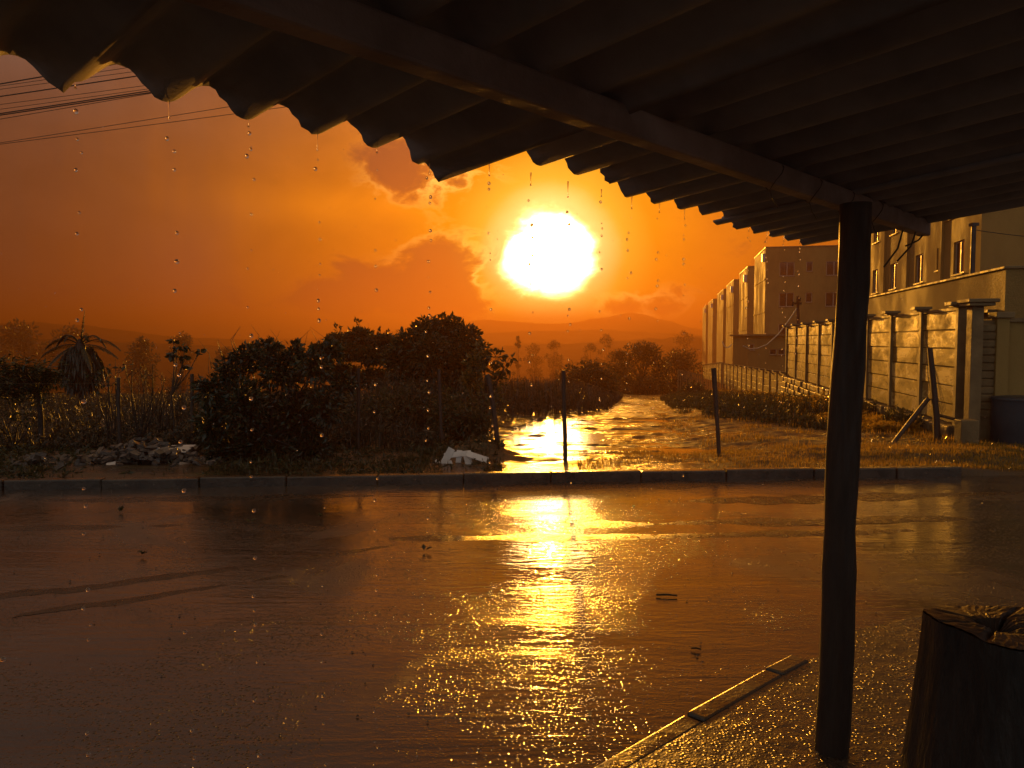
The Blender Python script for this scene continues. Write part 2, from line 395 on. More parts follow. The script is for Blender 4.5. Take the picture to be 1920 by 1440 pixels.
# ------------------------------------------------------------------ ground, road, kerbs, water
PROF = [(8.2, 0.085), (9.4, 0.085), (10.3, 0.03), (11, -0.02), (17.4, -0.15), (22, -0.40), (31, -0.92), (60, -2.56), (80, -4.6), (120, -9), (250, -16), (500, -20), (2000, -20)]
def ky(x): return 8.62 + 0.0784 * x            # road side of the far kerb
PATH = [(9.6, 1.4, 1.3), (11, 1.4, 1.55), (15, 1.6, 1.6), (17.4, 2.2, 1.4), (19.5, 3.1, 0.9), (22.5, 3.8, 0.65), (38, 6.4, 0.7), (60, 10.3, 1.1)]
def path_c(y): return interp([(a, b) for a, b, c in PATH], y), interp([(a, c) for a, b, c in PATH], y)
def base_z(y): return interp(PROF, y)
def gz(x, y):
    if y < ky(x) + 0.05:
        if x > 5.3: return -0.08 + 0.10 * sstep(5.3, 6.6, x) * sstep(ky(x) - 2.5, ky(x), y)
        return -0.08
    z = base_z(y)
    if y < 70:
        c, hw = path_c(y); d = abs(x - c) - hw
        z += 0.09 * sstep(-0.2, 1.6, d) * sstep(9.6, 10.6, y)
        amp = 1.0 if y < 30 else 0.6
        z += amp * (0.022 * mn(x * 0.55, y * 1.1) + 0.030 * mn(x * 1.1, y * 3.6, 4) + 0.026 * mn(x * 3.2, y * 9, 7) + 0.016 * mn(x * 8, y * 14, 2)) * sstep(8.9, 9.8, y)
        z += 0.25 * math.exp(-((x + 0.42) / 0.42) ** 2 - ((y - 10.4) / 0.35) ** 2)     # heap of soil at the crooked post
    if x > 5.3 and y < 10: z -= 0.07 * sstep(5.2, 6.2, x) * (1 - sstep(9.2, 10.2, y))
    return z
def axis(segs):
    out = []
    for a, b, st in segs:
        n = max(1, round((b - a) / st)); out += [a + (b - a) * i / n for i in range(n)]
    return out + [segs[-1][1]]
xs = axis([(-1500, -200, 100), (-200, -40, 10), (-40, -12, 1.0), (-12, -1.5, 0.3), (-1.5, 8.5, 0.085), (8.5, 14, 0.4), (14, 40, 1.5), (40, 200, 10), (200, 1500, 100)])
ys = axis([(-60, 6, 6), (6, 8.2, 0.5), (8.2, 10.6, 0.07), (10.6, 18.5, 0.09), (18.5, 30, 0.2), (30, 64, 0.6), (64, 120, 4), (120, 300, 15), (300, 1500, 80)])
g = MB(); nx = len(xs)
vs = [(x, y, gz(x, y)) for y in ys for x in xs]
fs = [(j * nx + i, j * nx + i + 1, (j + 1) * nx + i + 1, (j + 1) * nx + i) for j in range(len(ys) - 1) for i in range(nx - 1)]
g.add(vs, fs, True); go = tag(g.build('ground', M['ground']), kind='structure'); go.data.materials.append(M['hill'])
for p_ in go.data.polygons:
    if p_.center.y > 66 or p_.center.x < -14 or p_.center.x > 20: p_.material_index = 1

r = MB()                                        # the wet road: a sheet with slight camber, ending under the far kerb
rx = axis([(-70, -10, 4), (-10, 10, 0.4), (10, 70, 4)]); ry = axis([(-40, -2, 4), (-2, 1, 0.25)])
rows = 60; vs = []
for j in range(rows + 1):
    f = j / rows
    for x in rx:
        y = -25 + (ky(x) + 0.02 + 25) * (1 - (1 - f) ** 2.2)
        vs.append((x, y, 0.006 * mn(x * 0.5, y * 0.9, 2)))
n_ = len(rx)
fs = [(j * n_ + i, j * n_ + i + 1, (j + 1) * n_ + i + 1, (j + 1) * n_ + i) for j in range(rows) for i in range(n_ - 1)]
r.add(vs, fs, True); tag(r.build('road', M['road']), kind='structure')

kb = bpy.data.objects.new('kerb', None); COL.objects.link(kb); WL[kb.name] = Vector((0, 0, 0)); tag(kb, kind='structure')
x = -16.0; rk = random.Random(3)
while x < 5.3:
    L = min(rk.uniform(0.9, 1.05), 5.34 - x); m = MB(); dz = rk.uniform(-0.006, 0.006); dyk = rk.uniform(-0.01, 0.01)
    if L < 0.2: break
    e = Vector((1, 0.0784, 0)).normalized(); o = Vector((x, ky(x) + dyk, -0.08)); nrm = Vector((-0.0784, 1, 0)).normalized()
    m.obox(o, e * (L - 0.006), nrm * 0.13, Vector((0, 0, 0.185 + dz + 0.01 * sstep(-4, 4, x))))
    bevel(m.build('kerb_stone', M['kerb'], kb), 0.015)
    x += L

kn = bpy.data.objects.new('near_kerb', None); COL.objects.link(kn); WL[kn.name] = Vector((0, 0, 0)); tag(kn, kind='structure')
ka = Vector((0.356, 2.70, 0)); kd = Vector((0.969, 0.90, 0)).normalized(); kin = Vector((kd.y, -kd.x, 0))
seg = [(-3.6, -2.65), (-2.65, -1.7), (-1.7, -0.75), (-0.75, 0.475), (0.475, 1.09), (1.09, 1.33)]
for i, (a, b) in enumerate(seg):
    m = MB(); hz = 0.104 + rk.uniform(-0.006, 0.006); tw = rk.uniform(-0.012, 0.012)
    m.obox(ka + kd * (a + 0.004) + kin * tw + Vector((0, 0, -0.1)), kd * (b - a - 0.008) + kin * rk.uniform(-0.01, 0.01), kin * 0.092, Vector((0, 0, hz + 0.1)))
    bevel(m.build('kerb_stone', M['kerb'], kn), 0.012)
pts = [ka + kd * -4.5 + kin * 0.088, ka + kd * 1.3 + kin * 0.088, Vector((1.62, 3.70, 0)), Vector((1.80, 3.93, 0)), Vector((2.1, 4.07, 0)), Vector((2.47, 4.22, 0)), Vector((3.2, 4.46, 0)), Vector((5, 4.85, 0)), Vector((9, 5.4, 0))]
m = MB(); inner = [Vector((9, -9, 0)), Vector((-2.9, -9, 0))]
ring = pts + inner; top = [Vector((p.x, p.y, 0.101)) for p in ring]; bot = [Vector((p.x, p.y, -0.08)) for p in ring]
k = len(ring); m.add(top + bot, [tuple(reversed(range(k)))] + [(i, (i + 1) % k, k + (i + 1) % k, k + i) for i in range(k)])
tag(m.build('pavement', M['pave']), kind='structure')

wt = MB(); wy = axis([(9.5, 18, 0.25), (18, 62, 0.8)]); vs = []; cols = 12
for y in wy:
    c, hw = path_c(y)
    for i in range(cols + 1):
        x = c + (hw + 0.7) * (2 * i / cols - 1); vs.append((x, y, base_z(y) - 0.004 + 0.020 * math.exp(-((x - .75) / 0.9) ** 2) - 0.03 * sstep(10.4, 9.6, y)))
fs = [(j * (cols + 1) + i, j * (cols + 1) + i + 1, (j + 1) * (cols + 1) + i + 1, (j + 1) * (cols + 1) + i) for j in range(len(wy) - 1) for i in range(cols)]
wt.add(vs, fs, True); tag(wt.build('puddle_water', M['water']), kind='structure')

def ridge(pts, wd, h, seed):
    """a low tongue of silt washed along the road"""
    m = MB(); n = 90; vs = []; prof = ((-1, 0), (-.5, .55), (0, 1), (.45, .6), (1, 0))
    for i in range(n + 1):
        f = i / n * (len(pts) - 1); k = min(len(pts) - 2, int(f)); a = Vector(pts[k]).lerp(Vector(pts[k + 1]), f - k)
        env = min(1, i / 12, (n - i) / 12) * (.35 + .9 * max(0, mn(i * .09, seed) + .45)); w_ = 1.7 * wd * (.5 + env) * (1 + .4 * mn(i * .17, seed, 3)); off = .05 * mn(i * .06, seed, 5) + .02 * mn(i * .3, seed, 8)
        for u, hh in prof: vs.append((a.x, a.y + off + u * w_, -.001 + hh * h * .55 * env))
    m.add(vs, [(i * 5 + j, i * 5 + 5 + j, i * 5 + 6 + j, i * 5 + j + 1)[::-1] for i in range(n) for j in range(4)], True)
    return tag(m.build('silt_ridge', M['silt']), kind='structure')
ridge([(-1.0, 6.16, 0), (1.0, 6.22, 0), (3.4, 6.42, 0)], .05, .016, 1); ridge([(.2, 6.62, 0), (2.0, 6.72, 0), (4.4, 6.9, 0)], .06, .012, 2)
ridge([(-3.4, 4.66, 0), (-2.3, 5.15, 0), (-.9, 5.95, 0)], .035, .012, 3); ridge([(-2.9, 4.4, 0), (-1.9, 4.95, 0), (-1.1, 5.4, 0)], .03, .008, 4)
ridge([(-4.4, 6.5, 0), (-2.6, 6.62, 0), (-1.6, 6.5, 0)], .07, .012, 5); ridge([(-5.2, 7.6, 0), (-3.0, 7.75, 0), (-1.3, 7.9, 0)], .06, .010, 6)
ridge([(-.4, 8.33, 0), (1.4, 8.48, 0), (4.8, 8.78, 0)], .11, .025, 7); ridge([(1.6, 7.6, 0), (3.6, 7.8, 0), (5.8, 8.1, 0)], .08, .014, 8)
pb_ = MB(); rq = random.Random(9)
for _ in range(420):
    y = 2.9 + 5.6 * rq.random() ** 1.2; x = rq.uniform(-.66, .62) * y
    if (Vector((x, y, 0)) - ka).dot(kin) > -.03 and y < 4.6: continue
    s_ = rq.uniform(.0025, .008) * (.6 + y * .09); c = Vector((x, y, .006)); q = [c + Vector((rq.uniform(.7, 1.5) * s_ * math.cos(a), rq.uniform(.7, 1.3) * s_ * math.sin(a), 0)) for a in (0, 1.26, 2.5, 3.77, 5.03)]; t_ = c + Vector((0, 0, s_ * rq.uniform(.6, 1.1)))
    pb_.add(q + [t_], [(i, (i + 1) % 5, 5) for i in range(5)])
tag(pb_.build('gravel', M['rubble']), kind='stuff')

# ------------------------------------------------------------------ hills
def hill(name, y0, prof, depth, seed):
    m = MB(); pxs = [p for p, q in prof]; vs = []; N = 260; rowsh = 6
    for j in range(rowsh + 1):
        f = j / rowsh
        for i in range(N + 1):
            px = pxs[0] + (pxs[-1] - pxs[0]) * i / N
            X = (px - 960) / F_PX * y0; top = at(px, interp(prof, px), y0).z + 1.2 * mn(X * 0.05, seed) + 0.9 * mn(X * 0.21, seed + 3) + 0.6 * mn(X * 0.6, seed + 5)
            z = -22 + (top + 22) * math.sin(f * math.pi / 2)
            vs.append((X, y0 - depth * (1 - f), z))
    for i in range(N + 1):
        v = vs[rowsh * (N + 1) + i]; vs.append((v[0], v[1] + depth, -22))
    R_ = rowsh + 2
    fs = [(j * (N + 1) + i, j * (N + 1) + i + 1, (j + 1) * (N + 1) + i + 1, (j + 1) * (N + 1) + i) for j in range(R_ - 1) for i in range(N)]
    m.add(vs, fs, True); return tag(m.build(name, M['hill']), kind='structure')
hill('hill', 420, [(-700, 632), (-200, 628), (0, 634), (200, 640), (380, 648), (600, 655), (900, 652), (1000, 646), (1150, 640), (1260, 632), (1400, 628), (1700, 636), (2600, 640)], 120, 1.0)
hill('hill', 700, [(-900, 610), (-100, 612), (60, 604), (180, 612), (330, 632), (560, 640), (860, 626), (960, 622), (1100, 618), (1200, 622), (1320, 628), (1500, 620), (2800, 630)], 160, 5.0)
hill('hill', 1050, [(-900, 640), (300, 640), (620, 632), (840, 610), (900, 599), (960, 603), (1040, 608), (1080, 604), (1130, 596), (1185, 585), (1240, 600), (1330, 624), (1480, 616), (2800, 635)], 200, 9.0)

# ------------------------------------------------------------------ porch roof over the viewer
EO = Vector((-0.93, 1.40, 0)); ED = Vector((0.690, 0.724, 0)).normalized(); EN = Vector((0.724, -0.690, 0)).normalized()
ZE, SL, PITCHW, AMP = 2.134, 0.09, 0.177, 0.027
def rp(s, q, z): return EO + ED * s + EN * q + Vector((0, 0, z))
porch = thing('porch_roof', 'dark corrugated porch roof overhead on a timber beam and log post', 'porch roof', (1.172, 2.745, 0.085))
def sheet(s0, s1, q0, q1, dz, skew=0.0, sag=0.0):
    m = MB(); n = int((s1 - s0) / PITCHW * 14); top = []; bot = []; qn = 5; rs = random.Random(int(s0 * 977 + q0 * 31))
    jag = [rs.uniform(-0.006, 0.006) for _ in range(n + 1)]
    for j in range(qn + 1):
        for i in range(n + 1):
            s = s0 + (s1 - s0) * i / n; q = q0 + (q1 - q0) * j / qn
            if j == 0: q += skew * sstep(s1 - 0.25, s1, s) + jag[i]
            z = ZE + SL * q + AMP * math.cos(2 * math.pi * s / PITCHW + 4.49) + dz - sag * sstep(s1 - 0.12, s1, s)
            top.append(rp(s, q, z + 0.007)); bot.append(rp(s, q, z))
    k = len(top); N1 = n + 1
    ft = [(j * N1 + i, (j + 1) * N1 + i, (j + 1) * N1 + i + 1, j * N1 + i + 1) for j in range(qn) for i in range(n)]
    fb = [tuple(reversed([a + k for a in f])) for f in ft]
    ring = [i for i in range(N1)] + [j * N1 + n for j in range(1, qn + 1)] + [qn * N1 + i for i in range(n - 1, -1, -1)] + [j * N1 for j in range(qn - 1, 0, -1)]
    fe = [(ring[i], ring[(i + 1) % len(ring)], ring[(i + 1) % len(ring)] + k, ring[i] + k) for i in range(len(ring))]
    m.add(top + bot, ft + fb, True); b = len(m.v) - 2 * k; m.f.extend(tuple(a + b for a in f) for f in fe); m.sm.extend([False] * len(fe))
    return m.build('roof_sheet', M['sheet'], porch)
bnds = [(-2.3, -1.06), (-1.15, 0.13), (0.04, 1.15), (1.10, 1.90), (1.81, 2.68), (2.59, 3.55)]
for i, (a, b) in enumerate(bnds):
    sheet(a, b, (0.0, -0.045, -0.02, 0.085, 0.03, -0.01)[i], 2.0, (-.02, -.022, -.004, .010, 0, -.014)[i], (0, 0, -0.09, 0, 0.02, 0)[i], (0, 0, .055, 0, .012, .01)[i])
    sheet(a, b, 1.85, 4.1, (0, .012, 0, .012, 0, .012)[i] + 0.016)
m = MB(); zb = ZE + SL * 0.56 - AMP
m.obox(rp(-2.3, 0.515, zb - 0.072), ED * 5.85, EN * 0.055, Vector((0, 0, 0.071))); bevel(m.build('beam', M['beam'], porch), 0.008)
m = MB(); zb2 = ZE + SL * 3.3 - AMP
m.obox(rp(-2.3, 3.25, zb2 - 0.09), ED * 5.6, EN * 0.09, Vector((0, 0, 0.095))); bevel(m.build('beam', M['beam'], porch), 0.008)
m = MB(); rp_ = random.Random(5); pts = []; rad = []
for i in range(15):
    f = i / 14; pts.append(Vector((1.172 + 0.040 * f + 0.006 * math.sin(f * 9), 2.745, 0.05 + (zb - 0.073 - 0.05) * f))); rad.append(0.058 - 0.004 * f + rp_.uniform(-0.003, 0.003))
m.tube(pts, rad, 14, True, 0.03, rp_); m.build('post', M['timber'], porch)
m = MB(); m.tube([(2.3, -1.1, 0.07), (2.3, -1.1, zb2 - 0.08)], 0.06, 12); m.build('post', M['timber'], porch)
for s_, lw in ((1.95, 0.0015), (2.25, 0.0015), (2.55, 0.0018), (2.86, 0.0018)):
    m = MB(); loop = []
    for k_ in range(13):
        a = 2 * math.pi * k_ / 12; loop.append(rp(s_ + 0.03 * math.sin(a * 2), 0.5425 + 0.038 * math.cos(a), zb - 0.038 + 0.046 * math.sin(a)))
    m.tube(loop, lw, 5); m.tube([loop[9], loop[9] + Vector((0.01, 0, -0.03)), loop[9] + Vector((0.03, 0.01, -0.055))], lw, 5)
    m.build('tie_wire', M['wire'], porch)
for a, b, c in ((3.28, 0.54, -0.16), (3.36, 0.57, -0.13), (3.50, 0.56, -0.05)):
    m = MB(); p = rp(a, b - .01, zb - 0.07); m.tube([p, p + Vector((-0.02, 0, c * 0.5)), p + Vector((-0.07, 0.02, c))], 0.004, 6); m.build('tie_wire', M['wire'], porch)

# ------------------------------------------------------------------ stump in the right foreground
st = thing('tree_stump', 'thick dark sawn tree stump with cracked top in the lower right corner', 'tree stump', (1.27, 2.0, 0.085))
m = MB(); rs = random.Random(12); NS = 48; vs = []; rings = 12
def stump_r(a, f):
    base = 0.165 + 0.07 * (1 - f) ** 1.4
    return base * (1 + 0.05 * math.sin(3 * a + 1) + 0.035 * math.sin(7 * a + 2 + 2 * f) + 0.012 * math.sin(19 * a))
for j in range(rings + 1):
    f = j / rings
    for k_ in range(NS):
        a = 2 * math.pi * k_ / NS; rr = stump_r(a, f)
        vs.append((1.27 + 0.015 * f + rr * math.cos(a), 2.0 + rr * math.sin(a), 0.07 + 0.78 * f + (0.012 * math.sin(2 * a + 1) if j == rings else 0)))
m.add(vs, [(j * NS + k_, j * NS + (k_ + 1) % NS, (j + 1) * NS + (k_ + 1) % NS, (j + 1) * NS + k_) for j in range(rings) for k_ in range(NS)], True)
m.build('trunk', M['bark'], st)
m = MB(); vs = []; RN = 9
for j in range(RN + 1):
    f = j / RN
    for k_ in range(NS * 2):
        a = math.pi * k_ / NS; rr = stump_r(a, 1.0) * (1 - f) * 0.985
        crack = sum(math.exp(-(((a - c + math.pi) % (2 * math.pi) - math.pi) / wd) ** 2) for c, wd in ((4.0, 0.07), (5.2, 0.05), (2.2, 0.05), (0.7, 0.06), (3.2, 0.04), (5.9, 0.05)))
        z = 0.848 + 0.012 * math.sin(2 * a + 1) * (1 - f) + 0.006 - 0.026 * min(1, crack) * (0.3 + 0.7 * f) * (1 if j else 0.5) - 0.03 * sstep(0.6, 0.95, f) + rs.uniform(-0.0015, 0.0015)
        vs.append((1.285 + rr * math.cos(a), 2.0 + rr * math.sin(a), z))
m.add(vs, [(j * NS * 2 + k_, j * NS * 2 + (k_ + 1) % (NS * 2), (j + 1) * NS * 2 + (k_ + 1) % (NS * 2), (j + 1) * NS * 2 + k_) for j in range(RN) for k_ in range(NS * 2)], False)
m.build('cut_face', M['endgrain'], st)

# ------------------------------------------------------------------ precast walls at the right
WO = Vector((7.2, 12.1, 0))
def wp(t, z=0.0, off=0.0): return WO + U * t + V * off + Vector((0, 0, z))
rw = random.Random(21)
def precast(root, ts, topf, nrow, ph, cap=True, capw=0.30):
    for t in ts:
        zt = topf(t); m = MB(); gzz = gz(wp(t).x, wp(t).y)
        lean = rw.uniform(-0.012, 0.012)
        m.obox(wp(t - 0.055, gzz - 0.3, -0.068), U * 0.11, V * 0.13, Vector((0, 0, zt + 0.05 - gzz + 0.3)) + U * lean)
        p = m.build('wall_post', M['concrete'], root)
        if cap:
            c = MB(); c.obox(wp(t - capw * 0.5, zt + 0.085, -0.09 - capw * 0.4) + U * lean, U * capw, V * capw, Vector((0, 0, 0.05)))
            c.obox(wp(t - capw * 0.36, zt + 0.052, -0.08 - capw * 0.26) + U * lean, U * capw * 0.72, V * capw * 0.72, Vector((0, 0, 0.035)))
            c.build('post_cap', M['concrete'], p)
    for a, b in zip(ts, ts[1:]):
        za, zb_ = topf(a), topf(b)
        for k_ in range(nrow):
            m = MB(); y = rw.uniform(-0.008, 0.008)
            o = wp(a + 0.058, za - (k_ + 1) * ph + 0.008, -0.025 + y); e = wp(b - 0.058, zb_ - (k_ + 1) * ph + 0.008, -0.025 + y + rw.uniform(-0.004, 0.004)) - o
            m.obox(o, e, V * 0.05, Vector((0, 0, ph - 0.014)))
            bevel(m.build('concrete_panel', M['panel'], root), 0.008, 1)
        m = MB(); o = wp(a + 0.058, za + 0.006, -0.05); e = wp(b - 0.058, zb_ + 0.006, -0.05) - o
        m.obox(o, e, V * 0.1, Vector((0, 0, 0.045))); m.build('coping', M['concrete'], root)
high = thing('concrete_wall', 'tall stained precast concrete wall with capped posts right of the log post', 'wall', wp(0.4, 0.1))
precast(high, [0.4, 2.24, 4.2, 6.15, 8.15, 10.1, 12.1, 14.3, 16.5, 18.7], lambda t: 2.10, 6, 0.31)
t_ = 0.2                                        # rough stone footing under the tall wall
while t_ < 18.7:
    for k_ in range(6):
        L = rw.uniform(0.35, 0.6); zt = 0.225 - k_ * 0.20; x_ = t_ + rw.uniform(0, 0.2)
        if zt < gz(*wp(t_).xy) - 0.25: continue
        m = MB(); d0 = rw.uniform(0.0, 0.06)
        m.obox(wp(x_, zt - 0.195 + rw.uniform(0, .01), -0.16 - d0), U * (L), V * (0.30 + d0), Vector((0, 0, rw.uniform(0.175, 0.192))) + U * rw.uniform(-0.02, 0.02))
        bevel(m.build('stone_block', M['stone'], high), 0.02, 1)
    t_ += 0.50
low = thing('concrete_wall', 'long low precast concrete wall stepping down behind the leaning thin post', 'wall', wp(19, -1))
lowt = [18.9 + 0.12, 21.3, 23.7, 26.2, 28.9, 31.6, 34.4, 37.3, 40.3, 43.4, 46.6, 49.9, 53.2]
precast(low, lowt, lambda t: interp([(19, 0.255), (53, -0.35)], t), 5, 0.32, True, 0.36)
far = thing('concrete_wall', 'farthest thin precast wall running below the end of the apartment row', 'wall', wp(56, -2))
precast(far, [56, 59.5, 63, 66.5, 70, 74, 78, 82, 86, 91], lambda t: interp([(56, -0.35), (91, -1.6)], t), 4, 0.42, True, 0.4)
# slatted far fence stepping down to the field
ff = thing('wire_fence', 'pale far fence of thin posts sloping down at the end of the path', 'fence', at(1295, 720, 70))
for k_ in range(12):
    px = 1318 - 4.2 * k_; p = at(px, 704 - 0.95 * k_, 64); m = MB(); m.obox(p + Vector((-.05, -.05, -2.2)), (0.1, 0, 0), (0, 0.1, 0), (0, 0, 2.2)); m.build('fence_post', M['concrete'], ff)
for k_ in range(3):
    a = at(1319, 705 + 9 * k_, 64.02); b = at(1271, 694.5 + 9 * k_ + 0, 64.02); m = MB(); m.obox(a, b - a, (0, 0.03, 0), (0, 0, 0.09)); m.build('rail', M['concrete'], ff)

# gate end of the wall: pillar, louvred panel, house pillar
gp = thing('wall_pillar', 'broad pillar with a stepped flat cap at the near end of the tall wall', 'pillar', wp(-0.45, 0))
o = at(1809, 800, 12.0); m = MB(); m.obox(Vector((o.x, 11.9, -0.1)), (0.165, -0.03, 0), (0.03, 0.2, 0), (0, 0, 2.24)); bevel(m.build('shaft', M['concrete'], gp), 0.01)
m = MB(); m.obox(Vector((o.x - 0.10, 11.80, 2.143)), (0.36, -0.06, 0), (0.06, 0.40, 0), (0, 0, 0.05)); m.obox(Vector((o.x - 0.13, 11.77, 2.196)), (0.43, -0.07, 0), (0.07, 0.46, 0), (0, 0, 0.055))
bevel(m.build('post_cap', M['concrete'], gp), 0.008)
lo = thing('louvre_panel', 'narrow panel of horizontal concrete slats between two gate pillars', 'panel', (7.3, 12.0, 0))
xa, xb = at(1829, 700, 12.05).x, at(1862, 700, 12.05).x
m = MB(); m.obox(Vector((xa, 12.08, -0.05)), (xb - xa, -0.04, 0), (0.01, 0.04, 0), (0, 0, 1.98)); m.build('backing', M['concrete'], lo)
for k_ in range(12):
    z = 0.42 + k_ * 0.122; m = MB(); m.obox(Vector((xa + 0.01, 12.03, z)), (xb - xa - 0.03, -0.035, 0), (0.01, 0.045, 0.03), (0, -0.012, 0.085)); m.build('slat', M['concrete'], lo)
hp = thing('wall_pillar', 'plain house pillar with a small square cap beside the slatted panel', 'pillar', (7.6, 12, 0))
xc, xd = at(1863, 700, 12).x, at(1884, 700, 12).x
m = MB(); m.obox(Vector((xc, 11.95, -0.1)), (xd - xc, -0.035, 0), (0.03, 0.2, 0), (0, 0, 2.06)); bevel(m.build('shaft', M['plaster'], hp), 0.01)
m = MB(); m.obox(Vector((xc - 0.04, 11.90, 1.963)), (xd - xc + 0.08, -0.04, 0), (0.04, 0.3, 0), (0, 0, 0.09)); bevel(m.build('post_cap', M['concrete'], hp), 0.008)

# ------------------------------------------------------------------ buildings
def facade(mb, o, ax, nrm, Wd, H, holes, rev=0.14):
    """a wall face at o (lower corner) along ax, outward nrm, with recessed openings (x0, x1, z0, z1)"""
    X = sorted({0.0, Wd, *[h[0] for h in holes], *[h[1] for h in holes]}); Z = sorted({0.0, H, *[h[2] for h in holes], *[h[3] for h in holes]})
    P = lambda x, z, d=0.0: o + ax * x + Vector((0, 0, z)) - nrm * d
    up = ax.cross(Vector((0, 0, 1))).dot(nrm) > 0
    def q(*p): mb.add(p if up else tuple(reversed(p)), [(0, 1, 2, 3)])
    for x0, x1 in zip(X, X[1:]):
        for z0, z1 in zip(Z, Z[1:]):
            cx, cz = (x0 + x1) / 2, (z0 + z1) / 2
            if any(h[0] < cx < h[1] and h[2] < cz < h[3] for h in holes): continue
            q(P(x0, z0), P(x1, z0), P(x1, z1), P(x0, z1))
    for x0, x1, z0, z1 in holes:
        q(P(x0, z0), P(x0, z0, rev), P(x1, z0, rev), P(x1, z0)); q(P(x0, z1, rev), P(x0, z1), P(x1, z1), P(x1, z1, rev))
        q(P(x0, z0), P(x0, z1), P(x0, z1, rev), P(x0, z0, rev)); q(P(x1, z0, rev), P(x1, z1, rev), P(x1, z1), P(x1, z0))
def window(root, o, ax, nrm, h, rev=0.14, mull=1):
    x0, x1, z0, z1 = h; fw = 0.055; B = o - nrm * (rev - 0.012)
    def bar(mb, a, b, c, d, th=0.05): mb.obox(B + ax * a + Vector((0, 0, c)), ax * (b - a), nrm * th, Vector((0, 0, d - c)))
    f = MB(); bar(f, x0 + .002, x1 - .002, z0 + .002, z0 + fw); bar(f, x0 + .002, x1 - .002, z1 - fw, z1 - .002); bar(f, x0 + .002, x0 + fw, z0 + fw, z1 - fw); bar(f, x1 - fw, x1 - .002, z0 + fw, z1 - fw)
    cuts = [x0 + (x1 - x0) * (i + 1) / (mull + 1) for i in range(mull)]
    for c in cuts: bar(f, c - 0.03, c + 0.03, z0 + fw, z1 - fw, 0.06)
    fo = f.build('window', M['frame'], root)
    e = [x0 + fw] + cuts + [x1 - fw]
    for a, b in zip(e, e[1:]):
        p = MB(); p.obox(B + ax * (a + 0.002 + (0.028 if a in cuts else 0)) + Vector((0, 0, z0 + fw)) + nrm * 0.012, ax * (b - a - 0.004 - (0.028 if a in cuts else 0) - (0.028 if b in cuts else 0)), nrm * 0.012, Vector((0, 0, z1 - z0 - 2 * fw))); p.build('pane', M['glass'], fo)
    s_ = MB(); s_.obox(o + ax * (x0 - 0.05) + Vector((0, 0, z0 - 0.06)) + nrm * 0.004, ax * (x1 - x0 + 0.1), nrm * 0.07, Vector((0, 0, 0.055))); s_.build('sill', M['concrete'], fo)
def block(root, corner, Lu, Lv, zb, zt, lefth, fronth, mulls=1, parapet=0.25):
    """corner = front-left foot; left face runs along U, front face along V"""
    c = Vector((corner[0], corner[1], zb)); H = zt - zb; m = MB()
    facade(m, c, U, -V, Lu, H, lefth); facade(m, c, V, -U, Lv, H, fronth)
    m.add([c + U * Lu, c + U * Lu + V * Lv, c + U * Lu + V * Lv + Vector((0, 0, H)), c + U * Lu + Vector((0, 0, H))], [(3, 2, 1, 0)])
    m.add([c + V * Lv, c + U * Lu + V * Lv, c + U * Lu + V * Lv + Vector((0, 0, H)), c + V * Lv + Vector((0, 0, H))], [(0, 1, 2, 3)])
    m.build('wall', M['plaster'], root)
    rf = MB(); e = 0.05
    rf.obox(c - U * e - V * e + Vector((0, 0, H + 0.002)), U * (Lu + 2 * e), V * (Lv + 2 * e), Vector((0, 0, 0.12))); rf.build('roof', M['concrete'], root)
    for h in lefth: window(root, c, U, -V, h, 0.14, 1 if h[1] - h[0] > 0.75 else 0)
    for h in fronth: window(root, c, V, -U, h, 0.14, mulls if h[1] - h[0] > 0.75 else 0)

rowg = 'apartment blocks in the receding row behind the wall'
A0 = at(1436, 465, 77); ZT = A0.z
def upt(t): return Vector((A0.x, 77, 0)) + U * t
fh = []
for z in (8.05 + 0.0, 5.02, 1.95):
    base = -4.0
    fh += [(1.35, 2.75, z - base, z - base + 1.38), (3.85, 4.45, z - base + 0.42, z - base + 1.38), (5.7, 7.15, z - base, z - base + 1.38), (8.4, 9.8, z - base, z - base + 1.38)]
b1 = thing('apartment_building', 'nearest block of the apartment row with paired windows just left of the log post', 'apartment building', (A0.x, 77, -4), rowg)
block(b1, (A0.x, 77), 10.0, 14, -4, ZT, [], fh)
names = ['second block of the apartment row, directly behind the one with visible windows', 'third block of the apartment row, tall and narrow with a lit left side',
         'fourth block of the apartment row, between narrow blocks with a shaded front', 'fifth block of the apartment row, next to last at the far end', 'farthest and smallest block at the left end of the apartment row']
for nm, (t0, t1) in zip(names, ((17.3, 28.3), (37.7, 52), (58.6, 76), (90.6, 110), (120, 140))):
    p = upt(t0); b = thing('apartment_building', nm, 'apartment building', (p.x, p.y, -5), rowg)
    block(b, (p.x, p.y), t1 - t0, 14, -6, ZT - 0.25, [], [])
    for zj in (0.28, 0.53, 0.77):                # drip grooves at the floors: thin proud string courses
        m = MB(); q = p - V * 0.003 + Vector((0, 0, -6 + (ZT + 6) * zj)); m.obox(q + U * 0.05, U * (t1 - t0 - 0.1), -V * 0.05, Vector((0, 0, 0.12))); m.build('string_course', M['plaster'], b)
    m = MB(); q = p + U * 0.8 + Vector((0, 0, ZT - 2.0)); m.obox(q - V * 0.004, U * 0.6, -V * 0.4, Vector((0, 0, 0.9))); m.build('wall_box', M['white'], b)
for zj in (0.36, 0.57, 0.79):
    m = MB(); q = upt(0) - V * 0.003 + Vector((0, 0, -4 + (ZT + 4) * zj)); m.obox(q + U * 0.05, U * 9.9, -V * 0.05, Vector((0, 0, 0.12))); m.build('string_course', M['plaster'], b1)
m = MB(); q = upt(0.4) + Vector((0, 0, ZT - 1.3)); m.obox(q - V * 0.004, U * 0.5, -V * 0.3, Vector((0, 0, 0.8))); m.build('wall_box', M['white'], b1)

